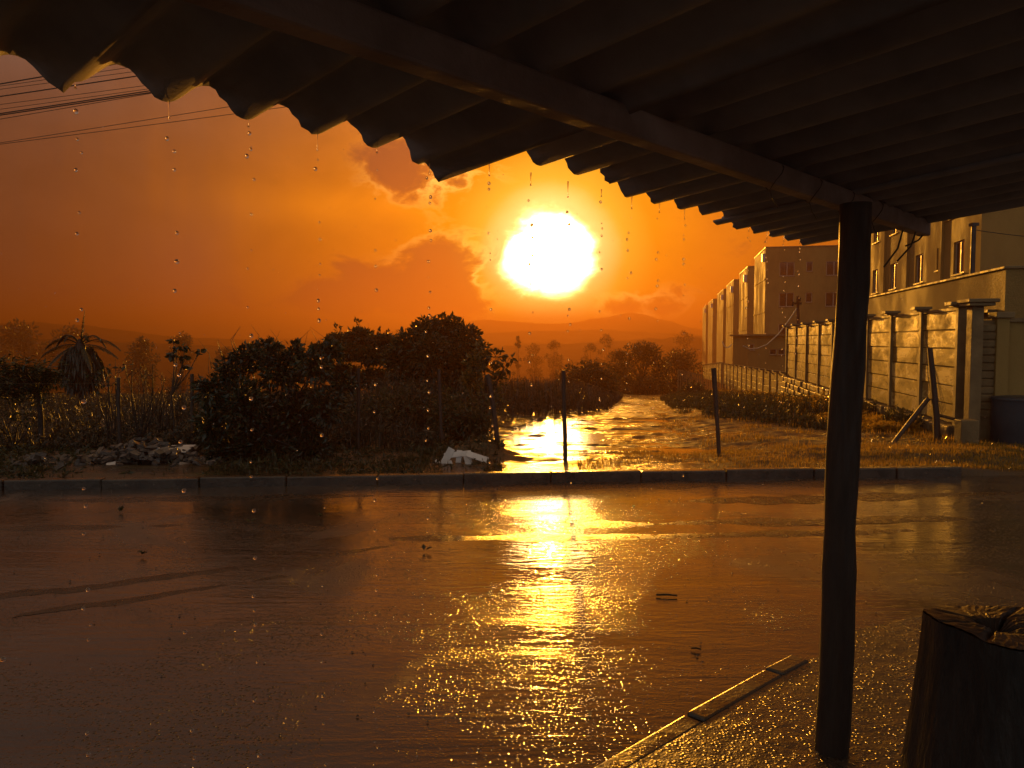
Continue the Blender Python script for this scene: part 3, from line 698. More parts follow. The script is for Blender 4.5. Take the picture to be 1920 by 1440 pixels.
nc = Vector((17.3, 28.6, 0)); nb = thing('apartment_building', 'large near apartment block with sunlit window wall right of the log post', 'apartment building', (nc.x, nc.y, -0.5))
lh = []
for z in (1.5, 4.28, 7.08, 9.88):
    for t0, t1 in ((1.6, 2.75), (4.3, 4.75), (6.55, 7.65), (10.7, 11.8), (14.2, 15.3)):
        lh.append((t0, t1, z + 0.5 + (0.35 if t1 - t0 < 0.6 else 0), z + 1.8))
block(nb, (nc.x, nc.y), 18, 12, -0.5, 11.9, lh, [(3.2, 4.6, 5.0, 6.3), (7.2, 8.6, 5.0, 6.3)])
for t0 in (3.85, 8.6, 12.6):
    m = MB(); m.obox(nc + U * t0 - V * 0.12 + Vector((0, 0, -0.5)), U * 0.30, V * 0.117, Vector((0, 0, 12.3))); m.build('pilaster', M['plaster'], nb)
for zf in (3.75, 6.55, 9.35):
    m = MB(); m.obox(nc + U * 0.02 - V * 0.05 + Vector((0, 0, zf)), U * 3.8, V * 0.047, Vector((0, 0, 0.1))); m.build('string_course', M['plaster'], nb)

an = thing('annex_building', 'low rendered annex with a flat parapet behind the tall wall', 'building', (8.62, 13.5, 0))
ac = Vector((8.62, 13.5, 0)); H1 = 2.86
m = MB(); facade(m, ac + Vector((0, 0, -0.4)), U, -V, 13, H1 + 0.4, []); facade(m, ac + Vector((0, 0, -0.4)), V, -U, 6, H1 + 0.4, [])
m.add([ac + U * 13 + Vector((0, 0, -0.4)), ac + U * 13 + V * 6 + Vector((0, 0, -0.4)), ac + U * 13 + V * 6 + Vector((0, 0, H1)), ac + U * 13 + Vector((0, 0, H1))], [(3, 2, 1, 0)])
m.add([ac + V * 6 + Vector((0, 0, -0.4)), ac + V * 6 + U * 13 + Vector((0, 0, -0.4)), ac + V * 6 + U * 13 + Vector((0, 0, H1)), ac + V * 6 + Vector((0, 0, H1))], [(0, 1, 2, 3)])
m.build('wall', M['plaster'], an)
m = MB(); m.obox(ac - U * 0.04 - V * 0.04 + Vector((0, 0, H1 + 0.002)), U * 13.08, V * 6.08, Vector((0, 0, 0.05))); bevel(m.build('parapet_cap', M['concrete'], an), 0.01)
m = MB(); m.obox(ac - V * 0.16 + U * 0.3 + Vector((0, 0, 2.12)), U * 9, V * 0.157, Vector((0, 0, 0.05))); m.build('ledge', M['concrete'], an)
hw_ = thing('house_wall', 'plain shaded house wall at the right edge beside the dark bin', 'wall', (7.75, 12.1, 0))
m = MB(); m.obox(Vector((xd + 0.004, 12.0, -0.2)), V * 5, U * 0.22, Vector((0, 0, 2.1))); bevel(m.build('wall_face', M['plaster'], hw_), 0.01)
m = MB(); m.obox(Vector((xd + 0.004, 11.95, 1.902)), V * 5, U * 0.32, Vector((0, 0, 0.06))); m.build('coping', M['concrete'], hw_)

gh = thing('guard_house', 'small dark flat-roofed hut behind the low wall, below the apartment row', 'building', (18.3, 60, -3))
gc = at(1402, 690, 60); gc.z = -3.0; gt = at(1402, 630, 60).z
m = MB(); holes = [(1.7, 2.25, 3.55, 4.0), (2.35, 2.9, 3.55, 4.0), (0.12, 0.5, 3.9, 4.4)]; facade(m, gc, Vector((1, 0, 0)), Vector((0, -1, 0)), 4.6, gt + 3.0, holes)
facade(m, gc, Vector((0, 1, 0)), Vector((-1, 0, 0)), 4, gt + 3.0, [])
m.build('wall', M['plaster'], gh); m = MB(); m.obox(gc + Vector((-0.25, -0.3, gt + 3.002)), (5.1, 0, 0), (0, 4.5, 0), (0, 0, 0.14)); m.build('roof', M['concrete'], gh)
for h in holes: window(gh, gc, Vector((1, 0, 0)), Vector((0, -1, 0)), h, 0.14, 0)

# ------------------------------------------------------------------ poles and cables behind the walls
up = thing('utility_pole', 'dark utility pole with an insulator in front of the first apartment block', 'utility pole', at(1497, 700, 45))
p0 = at(1498, 700, 45); p1 = at(1496, 555, 45); m = MB(); m.tube([p0 + Vector((0, 0, -2)), p0, p1], [0.11, 0.10, 0.08], 8); m.build('pole', M['timber'], up)
m = MB(); q = at(1495.5, 569, 44.9); m.box(q, (0.42, 0.16, 0.13)); m.box(q + Vector((0.05, 0, 0.22)), (0.2, 0.2, 0.22)); m.box(q + Vector((-0.3, -0.0, -0.02)), (0.14, 0.16, 0.22)); m.build('insulator', M['black'], up)
def cable(name, label, cat, pts, rad, mat, group=None, sag=0.0, n=14):
    m = MB(); P = []
    if len(pts) == 2:
        a, b = pts
        for i in range(n + 1):
            f = i / n; P.append(a.lerp(b, f) + Vector((0, 0, -sag * 4 * f * (1 - f))))
    else: P = pts
    m.tube(P, rad, 5, False); return tag(m.build(name, mat, None, P[0]), label, cat, group)
cable('hanging_cable', 'pale cable sagging from the utility pole across the apartment row', 'cable', [at(1494, 578, 45), at(1478, 602, 45), at(1460, 626, 45), at(1438, 646, 45), at(1420, 653, 45), at(1404, 654, 45), at(1393, 648, 45)], 0.035, M['paleline'])
cable('hanging_cable', 'short pale loop of cable hanging against the third apartment block', 'cable', [at(1354, 640, 60), at(1358, 649, 60), at(1363, 652, 60), at(1368, 650, 60), at(1372, 645, 60)], 0.04, M['paleline'])
sp = thing('service_pole', 'thin dark service pole on the annex roof at upper right', 'pole', ac + U * 1.5 + Vector((0.2, 0, H1)))
q0 = at(1823, 516, 15.3); q1 = at(1826, 423, 15.3); m = MB(); m.tube([q0 + Vector((0, 0, -0.25)), q1], 0.045, 8); m.build('pole', M['black'], sp)
m = MB(); m.box(q1 + Vector((0, 0, 0.02)), (0.13, 0.13, 0.06)); m.build('pole_cap', M['black'], sp)
cable('service_cable', 'thin cable leading right from the service pole on the annex', 'cable', [at(1827, 431, 15.3), at(2100, 452, 13.0)], 0.008, M['black'], sag=0.05)

L11 = [((0, 325), (170, 295), .014, 'topmost thick overhead cable at the upper left'), ((0, 333), (510, 258), .006, 'thin wire just below the topmost overhead cable'),
       ((0, 345), (520, 275), .006, 'second thin wire below the topmost overhead cable'), ((0, 372), (540, 290), .013, 'thick overhead cable alone between two pairs of thin wires'),
       ((0, 402), (580, 325), .006, 'upper thin wire above the thick double cable'), ((0, 420), (585, 338), .006, 'lower thin wire close above the thick double cable'),
       ((0, 436), (590, 345), .013, 'upper strand of the thick double overhead cable'), ((0, 442), (595, 351), .013, 'lower strand of the thick double overhead cable'),
       ((0, 457), (595, 354), .007, 'thin wire right below the thick double cable'), ((0, 546), (880, 406), .0065, 'upper of the two lone wires below the main cables'),
       ((0, 551), (910, 432), .0065, 'lowest overhead wire, under the other lone wire')]
for (x0, y0), (x1, y1), rad, lab in L11:
    x0, y0, x1, y1 = x0 / 2, y0 / 2, x1 / 2, y1 / 2; s_ = (y1 - y0) / (x1 - x0)
    cable('overhead_cable', lab, 'cable', [at(-900, y0 - 900 * s_ - 15, 17), at(1500, y0 + 1500 * s_ - 15, 17)], rad, M['black'], 'overhead cables at the upper left', 0.12, 24)

# ------------------------------------------------------------------ fence posts and wires
def fpost(pts, rad, label, group='fence posts along the field', sides=8, name='fence_post', cat='post', mat='timber'):
    b = pts[0]; m = MB(); m.tube(pts, rad, sides, True, 0.06); return tag(m.build(name, M[mat], None, b), label, cat, group)
fp = [(222, 708, 226, 10.6, .028, 'straight fence post right of the palm tree'), (360, 701, 363, 10.7, .028, 'fence post half hidden at the left edge of the dark bush'),
      (672, 690, 672, 10.6, .027, 'fence post in front of the umbrella-shaped tree'), (823, 692, 830, 10.7, .027, 'fence post in front of the large round tree'),
      (1057, 694, 1060, 9.85, .029, 'straight post standing before the bright puddle')]
for px, py, bx, Y, rad, lab in fp:
    t = at(px, py, Y); bz = gz(at(bx, 850, Y).x, Y) - 0.12; b = at(bx, 850, Y); b = Vector((b.x, Y, bz))
    fpost([b, b.lerp(t, .35) + Vector((rnd.uniform(-.01, .01), 0, 0)), b.lerp(t, .7) + Vector((rnd.uniform(-.01, .01), 0, 0)), t], [rad * 1.1, rad, rad, rad * .92], lab)
Y = 10.5; c = [at(px, py, Y) for px, py in ((934, 850), (931, 815), (926, 770), (920, 730), (915, 708), (913, 702))]; c[0].z = gz(c[0].x, Y) - .05
fpost(c, [.034, .034, .036, .036, .042, .03], 'crooked bent fence post on a heap of soil beside the puddle')
Y = 10.6; c = [at(px, py, Y) for px, py in ((1349, 866), (1346, 810), (1342, 750), (1338, 690))]; c[0].z = gz(c[0].x, Y) - .1
fpost(c, [.028, .028, .032, .036], 'leaning thin post in front of the low precast wall')
Y = 11.9; c = [at(px, py, Y) for px, py in ((1757, 850), (1755, 780), (1749, 710), (1743, 652))]; c[0].z = gz(c[0].x, Y) - .1
fpost(c, [.06, .052, .046, .042], 'dark leaning square post in front of the tall wall', None, 4)
Y = 11.7; c = [at(1669, 838, Y), at(1705, 792, Y + .15), at(1740, 748, Y + .35)]
fpost(c, [.035, .04, .042], 'broken plank propped diagonally against the tall wall footing', None, 4, 'leaning_plank', 'plank')
T = lambda px, py, Yd: at(px, py, Yd)
wires = [((222, 725, 10.57), (360, 722, 10.67), 'upper fence wire left of the dark bush'), ((222, 742, 10.57), (360, 744, 10.67), 'lower fence wire left of the dark bush'), ((-160, 712, 10.5), (222, 718, 10.57), 'fence wire in front of the palm'),
         ((672, 712, 10.57), (823, 714, 10.67), 'fence wire across the umbrella-shaped tree'), ((1058, 704, 9.82), (1185, 741, 21), 'slack wire from the puddle post to the path')]
for a, b, lab in wires: cable('fence_wire', lab, 'wire', [T(*a), T(*b)], .0028, M['wire'], 'fence wires by the field', .03)
# scrap of chain-link hanging at the tall wall
nw = thing('wire_mesh', 'torn scrap of wire netting hanging on the tall wall by the leaning post', 'netting', at(1765, 780, 12.2))
m = MB(); rn = random.Random(4)
for i in range(9):
    f = i / 8; a = at(1733 + 8 * f, 622 + 30 * f, 12.35); b = at(1752 + 22 * f, 790 - 20 * f, 12.1)
    m.tube([a, a.lerp(b, .5) + Vector((rn.uniform(-.04, .04), 0, 0)), b], .0028, 4, False)
for i in range(14):
    f = i / 13; y = 640 + 150 * f; m.tube([at(1735 + 15 * f, y, 12.33), at(1742 + 22 * f, y - 8, 12.25), at(1744 + 30 * f, y + 6, 12.1)], .0025, 4, False)
tag(m.build('strands', M['wire'], nw), kind='stuff')
cb = thing('concrete_block', 'low square concrete block at the foot of the end pillar', 'concrete block', (6.7, 11.4, 0))
p = at(1801, 850, 11.4); m = MB(); m.obox(Vector((p.x, 11.4, -0.12)), (0.25, -.03, 0), (.03, .25, 0), (0, 0, 0.545)); bevel(m.build('block', M['concrete'], cb), .015)
wb = thing('water_bin', 'dark blue plastic bin with a flat lid at the right edge', 'bin', (8.15, 12.0, 0))
p = at(1877, 800, 11.6); cx = p.x + 0.42; m = MB()
m.tube([(cx, 11.75, 0.0), (cx, 11.75, 0.1), (cx, 11.75, 0.68), (cx, 11.75, 0.70)], [0.40, 0.415, 0.42, 0.42], 28); m.build('body', M['bluebin'], wb)
m = MB(); m.tube([(cx, 11.75, 0.702), (cx, 11.75, 0.73), (cx, 11.75, 0.75), (cx, 11.75, 0.765)], [0.435, 0.44, 0.42, 0.2], 28); m.build('lid', M['bluebin'], wb)

# ------------------------------------------------------------------ vegetation
def crown_mesh(clumps, n, L, seed, flat=0.0, droop=0.2, shell=0.55):
    r_ = random.Random(seed); m = MB(); wsum = sum(c[1] ** 2 for c in clumps)
    for c, rad in clumps:
        c = Vector(c); k_ = int(n * rad ** 2 / wsum)
        for _ in range(k_):
            d = rv(r_); f = r_.random() ** shell; p = c + Vector((d.x, d.y, d.z * (1 - flat))) * rad * f
            out = (d + rv(r_) * 0.9 + Vector((0, 0, -droop))).normalized()
            m.leaf(p, out, rv(r_), L * r_.uniform(.6, 1.25), L * r_.uniform(.35, .6))
    return m
def cluster(center, rx, ry, rz, k_, rc, seed, lower=-0.4):
    r_ = random.Random(seed); out = []
    for _ in range(k_):
        d = rv(r_)
        if d.z < lower: d.z = -d.z * .5
        f = r_.uniform(.55, 1.0); out.append((Vector(center) + Vector((d.x * rx, d.y * ry, d.z * rz)) * f, rc * r_.uniform(.6, 1.2)))
    out.append((Vector(center), rc * 1.3)); return out
def limbs(m, base, clumps, r0, seed, fork=0.35):
    r_ = random.Random(seed); top = sum((c for c, q in clumps), Vector()) / len(clumps); mid = base.lerp(top, fork)
    m.tube([base + Vector((0, 0, -.15)), base.lerp(mid, .5) + Vector((r_.uniform(-1, 1), r_.uniform(-1, 1), 0)) * r0 * .6, mid], [r0, r0 * .85, r0 * .7], 8)
    for c, q in clumps:
        j = mid.lerp(c, .5) + rv(r_) * q * .3
        m.tube([mid, j, c], [r0 * .5, r0 * .28, r0 * .08], 5, False)
def tree(name, label, cat, base, clumps, n, L, mat, seed, r0, group=None, fork=.35, twigs=0, sprigs=0, **kw):
    base = Vector(base); t = thing(name, label, cat, base, group)
    m = MB(); limbs(m, base, clumps, r0, seed, fork); cm = crown_mesh(clumps, n, L, seed, **kw); r3 = random.Random(seed + 7)
    for _ in range(sprigs):                      # shoots that stand out of the crown
        c, q = r3.choice(clumps); d = rv(r3); d = Vector((d.x, d.y, abs(d.z) * 1.2)).normalized(); a = c + d * q * .6; e = c + d * q * r3.uniform(1.05, 1.4) + Vector((0, 0, -.12 * q)); mid = a.lerp(e, .5) + Vector((0, 0, .12 * q))
        m.tube([a, mid, e], [.007, .005, .002], 4, False)
        for i in range(9):
            f = .25 + .75 * i / 8; p = a.lerp(mid, f * 2) if f < .5 else mid.lerp(e, f * 2 - 1); cm.leaf(p, (d + rv(r3) * .9), rv(r3), L * r3.uniform(.6, 1.0), L * r3.uniform(.3, .45))
    m.build('trunk', M['bark'], t); cm.build('crown', M[mat], t)
    if twigs:
        r_ = random.Random(seed + 1); m = MB()
        for _ in range(twigs):
            c, q = r_.choice(clumps); a = c + Vector((r_.uniform(-q, q), r_.uniform(-q, q), q * .3)); m.tube([a, a + Vector((r_.uniform(-.08, .08), 0, q * 1.0)), a + Vector((r_.uniform(-.2, .2), 0, q * 1.9))], [.006, .004, .0015], 4, False)
        tag(m.build('twigs', M['bark'], t), kind='stuff')
    return t
def gp_(px, Y):
    x = (px - 960) / F_PX * Y; return Vector((x, Y, gz(x, Y)))

# dark bush in the left middle
Y = 9.9; cl = []; rb = random.Random(31)
for px, py, rr in ((395, 735, .20), (400, 800, .25), (430, 700, .20), (470, 672, .19), (500, 660, .16), (460, 760, .34), (530, 700, .25), (550, 664, .15), (590, 690, .22), (620, 660, .15), (560, 780, .36), (610, 760, .25), (480, 840, .34), (580, 850, .3), (420, 860, .25), (640, 720, .16)):
    cl.append((at(px, py, Y + rb.uniform(-.15, .35)), rr))
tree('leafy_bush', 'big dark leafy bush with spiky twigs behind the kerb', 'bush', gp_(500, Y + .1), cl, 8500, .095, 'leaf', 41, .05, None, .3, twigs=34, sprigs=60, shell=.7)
# trees beyond the fence
Y = 24; cl = [(at(px, py, Y + dy), rr) for px, py, rr, dy in ((600, 655, .30, 0), (635, 640, .42, .3), (675, 632, .48, .4), (715, 640, .42, 0), (745, 652, .35, .2), (650, 660, .45, -.4), (700, 665, .5, -.3), (590, 690, .35, 0), (640, 700, .5, .1), (700, 710, .5, 0))]
tree('umbrella_tree', 'wide flat-topped tree between the dark bush and the round tree', 'tree', gp_(665, Y), cl, 9000, .16, 'leaf2', 42, .09, None, .3, flat=.45, sprigs=40)
Y = 20; cl = [(at(px, py, Y + dy), rr) for px, py, rr, dy in ((765, 648, .40, 0), (800, 625, .42, .3), (840, 622, .45, .4), (875, 640, .42, .1), (755, 690, .45, 0), (810, 670, .6, -.3), (865, 680, .5, -.2), (890, 665, .32, .2), (780, 730, .5, 0), (840, 740, .55, -.1), (880, 730, .4, 0), (740, 670, .28, 0))]
tree('round_tree', 'large dense round-headed tree left of the puddle', 'tree', gp_(825, Y), cl, 12000, .15, 'leaf2', 43, .10, None, .3, sprigs=60)
Y = 14; cl = [(at(px, py, Y + dy), rr) for px, py, rr, dy in ((905, 660, .16, 0), (930, 668, .15, .1), (945, 690, .14, 0), (910, 700, .2, -.1), (935, 715, .14, 0), (890, 680, .2, 0), (955, 672, .08, 0), (880, 720, .22, 0), (920, 740, .16, 0), (870, 760, .26, 0), (905, 780, .2, 0))]
tree('broadleaf_sapling', 'broad-leaved sapling at the right flank of the round tree', 'sapling', gp_(905, Y), cl, 800, .13, 'leaf2', 44, .04, None, .45, shell=.5)
# under-storey in front of those trees
for i, (a, b, Y, top, lab, sd) in enumerate(((640, 740, 13.2, 735, 'low tangled shrub below the flat-topped tree', 45), (740, 850, 12.6, 745, 'low tangled shrub below the round tree', 46), (840, 925, 12.2, 770, 'small low shrub just left of the crooked post', 47))):
    cl = []; r_ = random.Random(sd)
    for k_ in range(9): cl.append((at(a + (b - a) * r_.random(), r_.uniform(top, 835), Y + r_.uniform(-.3, .3)), r_.uniform(.18, .34)))
    tree('tangled_shrub', lab, 'shrub', gp_((a + b) / 2, Y), cl, 2200, .08, 'leaf2', sd, .03, 'low shrubs behind the fence', .3, twigs=16, sprigs=18)
# left small tree with drooping star-like foliage
Y = 11.2; r_ = random.Random(51)
lt = thing('spreading_tree', 'small flat spreading tree with pointed drooping leaves at the left edge', 'tree', gp_(71, Y))
m = MB(); b = gp_(71, Y); hub = at(72, 735, Y); m.tube([b + Vector((0, 0, -.1)), b.lerp(hub, .5) + Vector((.02, 0, 0)), hub], [.045, .038, .034], 8)
tips = [at(px, py, Y + r_.uniform(-.5, .5)) for px, py in ((-60, 690), (-25, 700), (5, 688), (20, 700), (40, 690), (55, 705), (72, 692), (88, 700), (-5, 712), (32, 715), (90, 712), (60, 716), (-45, 712), (100, 706), (-30, 722), (10, 726), (45, 728), (85, 724), (25, 738), (65, 736), (-10, 735))]
for tp in tips: m.tube([hub, hub.lerp(tp, .55) + Vector((0, 0, .03)), tp], [.02, .012, .006], 5, False)
m.build('trunk', M['bark'], lt); m = MB()
for tp in tips:
    for k_ in range(120):
        d = rv(r_); m.leaf(tp + rv(r_) * .22 * r_.random() + Vector((0, 0, .02)), Vector((d.x, d.y, -abs(d.z) * .6 + .15)), Vector((0, 0, 1)) + rv(r_) * .4, r_.uniform(.08, .16), r_.uniform(.022, .04))
m.build('crown', M['leaf'], lt)
# bare twiggy shrubs and castor-like plant between palm and bush
def bare(label, px, Y, top, spread, k_, seed, cat='bare shrub', leaves=0, group='bare shrubs beside the palm'):
    r_ = random.Random(seed); b = gp_(px, Y); t = thing('bare_shrub', label, cat, b, group); m = MB(); lf = MB()
    for i in range(k_):
        tp = at(px + r_.uniform(-spread, spread), top + r_.uniform(0, 60), Y + r_.uniform(-.3, .3)); mid = b.lerp(tp, .5) + Vector((r_.uniform(-.1, .1), 0, r_.uniform(0, .05)))
        m.tube([b + Vector((r_.uniform(-.08, .08), 0, -.05)), mid, tp], [.014, .009, .003], 5, False)
        for j in range(3):
            f = r_.uniform(.35, .9); a = mid.lerp(tp, f); e = a + Vector((r_.uniform(-.2, .2), r_.uniform(-.1, .1), r_.uniform(.02, .22))); m.tube([a, a.lerp(e, .6) + Vector((0, 0, -.02)), e], [.006, .004, .0015], 4, False)
            for q in range(leaves): d = rv(r_); lf.leaf(e + rv(r_) * .03, Vector((d.x, d.y, d.z - .3)), rv(r_), r_.uniform(.05, .11), r_.uniform(.03, .06))
    m.build('stems', M['bark'], t)
    if leaves: lf.build('leaves', M['leaf'], t)
bare('bare branching shrub with arching twigs right of the palm', 262, 11.6, 668, 52, 9, 61)
bare('thin leafless shrub behind the fence post near the palm', 300, 12.6, 690, 40, 8, 62)
bare('twiggy shrub with a few leaves right beside the palm crown', 205, 11.4, 672, 35, 7, 63, leaves=3)
bare('sparse twiggy shrub low at the left edge of the field', 20, 11.0, 745, 50, 8, 64, leaves=2)
bare('scrawny dry shrub against the low concrete wall beside the path', 1293, 36, 698, 26, 12, 65, leaves=5, group=None)
Y = 11.0; b = gp_(322, Y); ct = thing('broadleaf_plant', 'tall thin plant with a tuft of broad leaves left of the dark bush', 'plant', b); r_ = random.Random(71)
m = MB(); ends = [at(*e, Y) for e in ((326, 640), (332, 655), (348, 648), (345, 672), (372, 662), (325, 665), (345, 690))]; hub = at(322, 740, Y)
m.tube([b + Vector((0, 0, -.1)), b.lerp(hub, .5) + Vector((.02, 0, 0)), hub], [.018, .015, .013], 6)
for e in ends: m.tube([hub, hub.lerp(e, .6) + Vector((.02, 0, -.03)), e], [.011, .008, .004], 5, False)
m.build('stem', M['bark'], ct)
for e in ends:
    for k_ in range(7):
        d = rv(r_); lm = MB(); d = Vector((d.x, d.y * .6, d.z * .6 - .15)).normalized(); sd = d.cross(rv(r_)).normalized(); L = r_.uniform(.08, .125); p = e + rv(r_) * .03
        upv = sd.cross(d); Lw = L * .36
        lm.add([p, p + d * L * .3 + sd * Lw, p + d * L * .65 + sd * Lw * .85 + upv * .01, p + d * L, p + d * L * .65 - sd * Lw * .85 + upv * .01, p + d * L * .3 - sd * Lw, p + d * L * .5 - upv * .012],
               [(0, 1, 6), (1, 2, 6), (2, 3, 6), (3, 4, 6), (4, 5, 6), (5, 0, 6)]); lm.build('leaf', M['leaf'], ct)

# palm
Y = 20; PS = 20 / 30 * 1.2; pc = at(151, 648, Y); pb = gp_(150, Y); pr = random.Random(81)
pal = thing('palm_tree', 'dark palm with arching fronds and a skirt of dead leaves at left', 'palm tree', pb)
m = MB(); m.tube([pb + Vector((0, 0, -.3)), pb.lerp(pc, .5), pc, pc + Vector((0, 0, .18))], [.085, .07, .13, .04], 10); m.build('trunk', M['bark'], pal)
def frond(tipdir, L, arch, mat, nm, dense=24, lw=.24):
    m = MB(); P = []; d = Vector(tipdir).normalized(); up = Vector((0, 0, 1)); L *= PS; lw *= PS
    h = Vector((d.x, d.y, 0)); h = h.normalized() if h.length > 1e-3 else Vector((1, 0, 0)); sl = d.z
    for i in range(13):
        f = i / 12; P.append(pc + h * L * f * (1 - .12 * f) * max(.15, math.sqrt(max(0, 1 - sl * sl))) + up * (L * (sl * f - arch * f * f)))
    m.tube(P, [(.026 * (1 - .85 * i / 12) + .003) * PS for i in range(13)], 4, False)
    side = h.cross(up)
    for i in range(dense * 2):
        f = .16 + .84 * (i // 2) / dense; k_ = min(11, int(f * 12)); p = P[k_].lerp(P[k_ + 1], f * 12 - k_); tdir = (P[k_ + 1] - P[k_]).normalized(); sg = 1 if i % 2 else -1
        nrm = side.cross(tdir); dd = side * sg * .5 + tdir * .75 - up * pr.uniform(.35, .6); l = lw * math.sin(math.pi * min(1, .2 + f * .78)) * pr.uniform(.85, 1.1) + .05 * PS
        m.leaf(p, dd, up, l, .034 * PS, .1)
    return m.build(nm, M[mat], pal)
for az_, el_, L, ar in ((180, 58, 1.75, .90), (176, 36, 1.72, .66), (184, 12, 1.45, .46), (2, 56, 1.68, .88), (6, 34, 1.72, .66), (-5, 10, 1.48, .46), (205, 66, 1.25, .8), (-28, 66, 1.25, .8), (225, -5, 1.2, .6), (-45, -5, 1.2, .6)):
    a = R(az_); e = R(el_); frond((math.cos(a) * math.cos(e), math.sin(a) * math.cos(e), math.sin(e)), L, ar, 'frond', 'frond')
frond((.15, 0, 1), 1.0, .05, 'frond', 'frond', 10, .12); frond((.03, .01, 1), 1.15, 0, 'frond', 'frond', 4, .06)
m = MB()
for _ in range(1500):
    a = pr.uniform(0, 2 * math.pi); f = pr.random(); rr = (.12 + .52 * math.sin(math.pi * min(1, .12 + f * .74))) * pr.random() ** .4 * PS
    p = pc + Vector((math.cos(a) * rr, math.sin(a) * rr, (.02 - 1.30 * f) * PS)); m.leaf(p, Vector((math.cos(a) * .25, math.sin(a) * .25, -1)), rv(pr), pr.uniform(.25, .5) * PS, .06 * PS, .1)
m.build('dead_fronds', M['frond'], pal)

# right of the path and farther off
def blobtree(name, lab, px0, px1, ptop, pbot, Y, seed, n, mat, group, cat='tree', cone=False):
    r_ = random.Random(seed); cl = []; wv = (px1 - px0) / F_PX * Y
    for _ in range(26):
        u = r_.uniform(-1, 1); hmax = (1 - abs(u) ** (1.1 if cone else 2.6)); v = r_.random()
        rr = wv * (.10 if cone else .15) * r_.uniform(.7, 1.25); py = pbot + (ptop - pbot) * hmax * v
        pnt = at((px0 + px1) / 2 + u * (px1 - px0) / 2 * .82, py, Y + r_.uniform(-.25, .25) * wv); pnt.z -= rr * .7; cl.append((pnt, rr))
    for u in ((-.6, -.35, 0, .3, .62) if not cone else (-.2, 0, .15)):
        h = 1 - abs(u) ** (1.3 if cone else 2.6); rr = wv * (.11 if cone else .17); pnt = at((px0 + px1) / 2 + u * (px1 - px0) / 2, pbot + (ptop - pbot) * h, Y + r_.uniform(-.1, .1) * wv); pnt.z -= rr * .85; cl.append((pnt, rr))
    x = ((px0 + px1) / 2 - 960) / F_PX * Y; b = Vector((x, Y, gz(x, Y)))
    tree(name, lab, cat, b, cl, n, wv * .085 if n < 4000 else wv * (.05 if n > 4500 else .04), mat, seed, wv * .035, group, .35)
gr = 'trees right of the path'
blobtree('rounded_bush', 'rounded bush left of the path behind the puddle', 1035, 1168, 676, 740, 38, 101, 6500, 'leaf2', gr, 'bush')
blobtree('spreading_tree', 'tree with a feathery top at the end of the path', 1150, 1262, 640, 742, 68, 102, 6500, 'leaf2', gr)
blobtree('spreading_tree', 'lower tree between the feathery tree and the apartment row', 1232, 1322, 652, 735, 74, 103, 5000, 'leaf2', gr)
blobtree('spreading_tree', 'small tree hugging the left side of the path end', 1135, 1185, 655, 742, 60, 104, 3500, 'leaf2', gr)
blobtree('rounded_bush', 'low dark bush on the right bank of the path by the far posts', 1268, 1336, 716, 765, 42, 105, 2600, 'leaf2', gr, 'bush')
blobtree('rounded_bush', 'low bush in the bend at the far end of the path', 1176, 1240, 706, 742, 62, 106, 2600, 'leaf2', gr, 'bush')
blobtree('rounded_bush', 'low mound of leaves between the path and the low wall', 1285, 1420, 752, 790, 21, 107, 4200, 'leaf2', gr, 'bush')
blobtree('rounded_bush', 'low leafy mound at the foot of the tall wall footing', 1420, 1560, 772, 812, 17.5, 108, 4200, 'leaf2', gr, 'bush')
gd = 'hazy trees in the valley'
for px0, px1, pt, pb_, Y, sd, lab, cone in ((957, 985, 630, 735, 130, 111, 'cone-shaped hazy tree right of the round tree', True), (1020, 1058, 638, 735, 170, 112, 'small round hazy tree above the rounded bush', False), (1118, 1156, 626, 735, 190, 113, 'round hazy tree left of the feathery tree', False),
        (1088, 1126, 643, 735, 165, 114, 'squat hazy tree between two round valley trees', False), (980, 1020, 644, 735, 200, 115, 'dim low hazy tree beside the cone-shaped one', False), (1255, 1310, 622, 735, 240, 116, 'faint hazy trees touching the apartment row', False),
        (310, 372, 624, 735, 150, 117, 'round hazy tree above the broad-leaved plant', False), (232, 300, 634, 735, 120, 118, 'wide hazy tree right of the palm crown', False), (395, 452, 652, 735, 140, 119, 'hazy tree above the dark bush', False), (-20, 90, 604, 735, 230, 120, 'broad faint tree mass at the left edge', False), (80, 180, 612, 735, 210, 121, 'faint tree crowns behind the palm', False), (440, 560, 640, 735, 190, 122, 'faint wide tree behind the spiky twigs', False)):
    blobtree('valley_tree', lab, px0, px1, pt, pb_, Y, sd, 2600, 'farleaf', gd, 'tree', cone)

# tall dry weeds in the field (uncountable)
def stalks(name, n, fx, hmin, hmax, mat, seed, w0=.012, leafy=.0):
    r_ = random.Random(seed); m = MB(); k_ = 0
    while k_ < n:
        res = fx(r_)
        if res is None: continue
        x, y, hs = res; k_ += 1; z = gz(x, y) - .02; h = r_.uniform(hmin, hmax) * hs; a = r_.uniform(0, 6.28); ln = r_.uniform(.05, .35) * h; wd = w0 * r_.uniform(.6, 1.3)
        d = Vector((math.cos(a), math.sin(a), 0)); s_ = Vector((-d.y, d.x, 0)) * wd; b = Vector((x, y, z)); q = b + d * ln * .35 + Vector((0, 0, h * .6)); t = b + d * ln + Vector((0, 0, h))
        m.add([b - s_, b + s_, q + s_ * .7, q - s_ * .7, t], [(0, 1, 2, 3), (3, 2, 4)])
        if r_.random() < leafy:
            for _ in range(5): f = r_.uniform(.3, 1); p = b.lerp(t, f); m.leaf(p, rv(r_), rv(r_), r_.uniform(.05, .12), r_.uniform(.02, .04))
    return tag(m.build(name, M[mat]), kind='stuff')
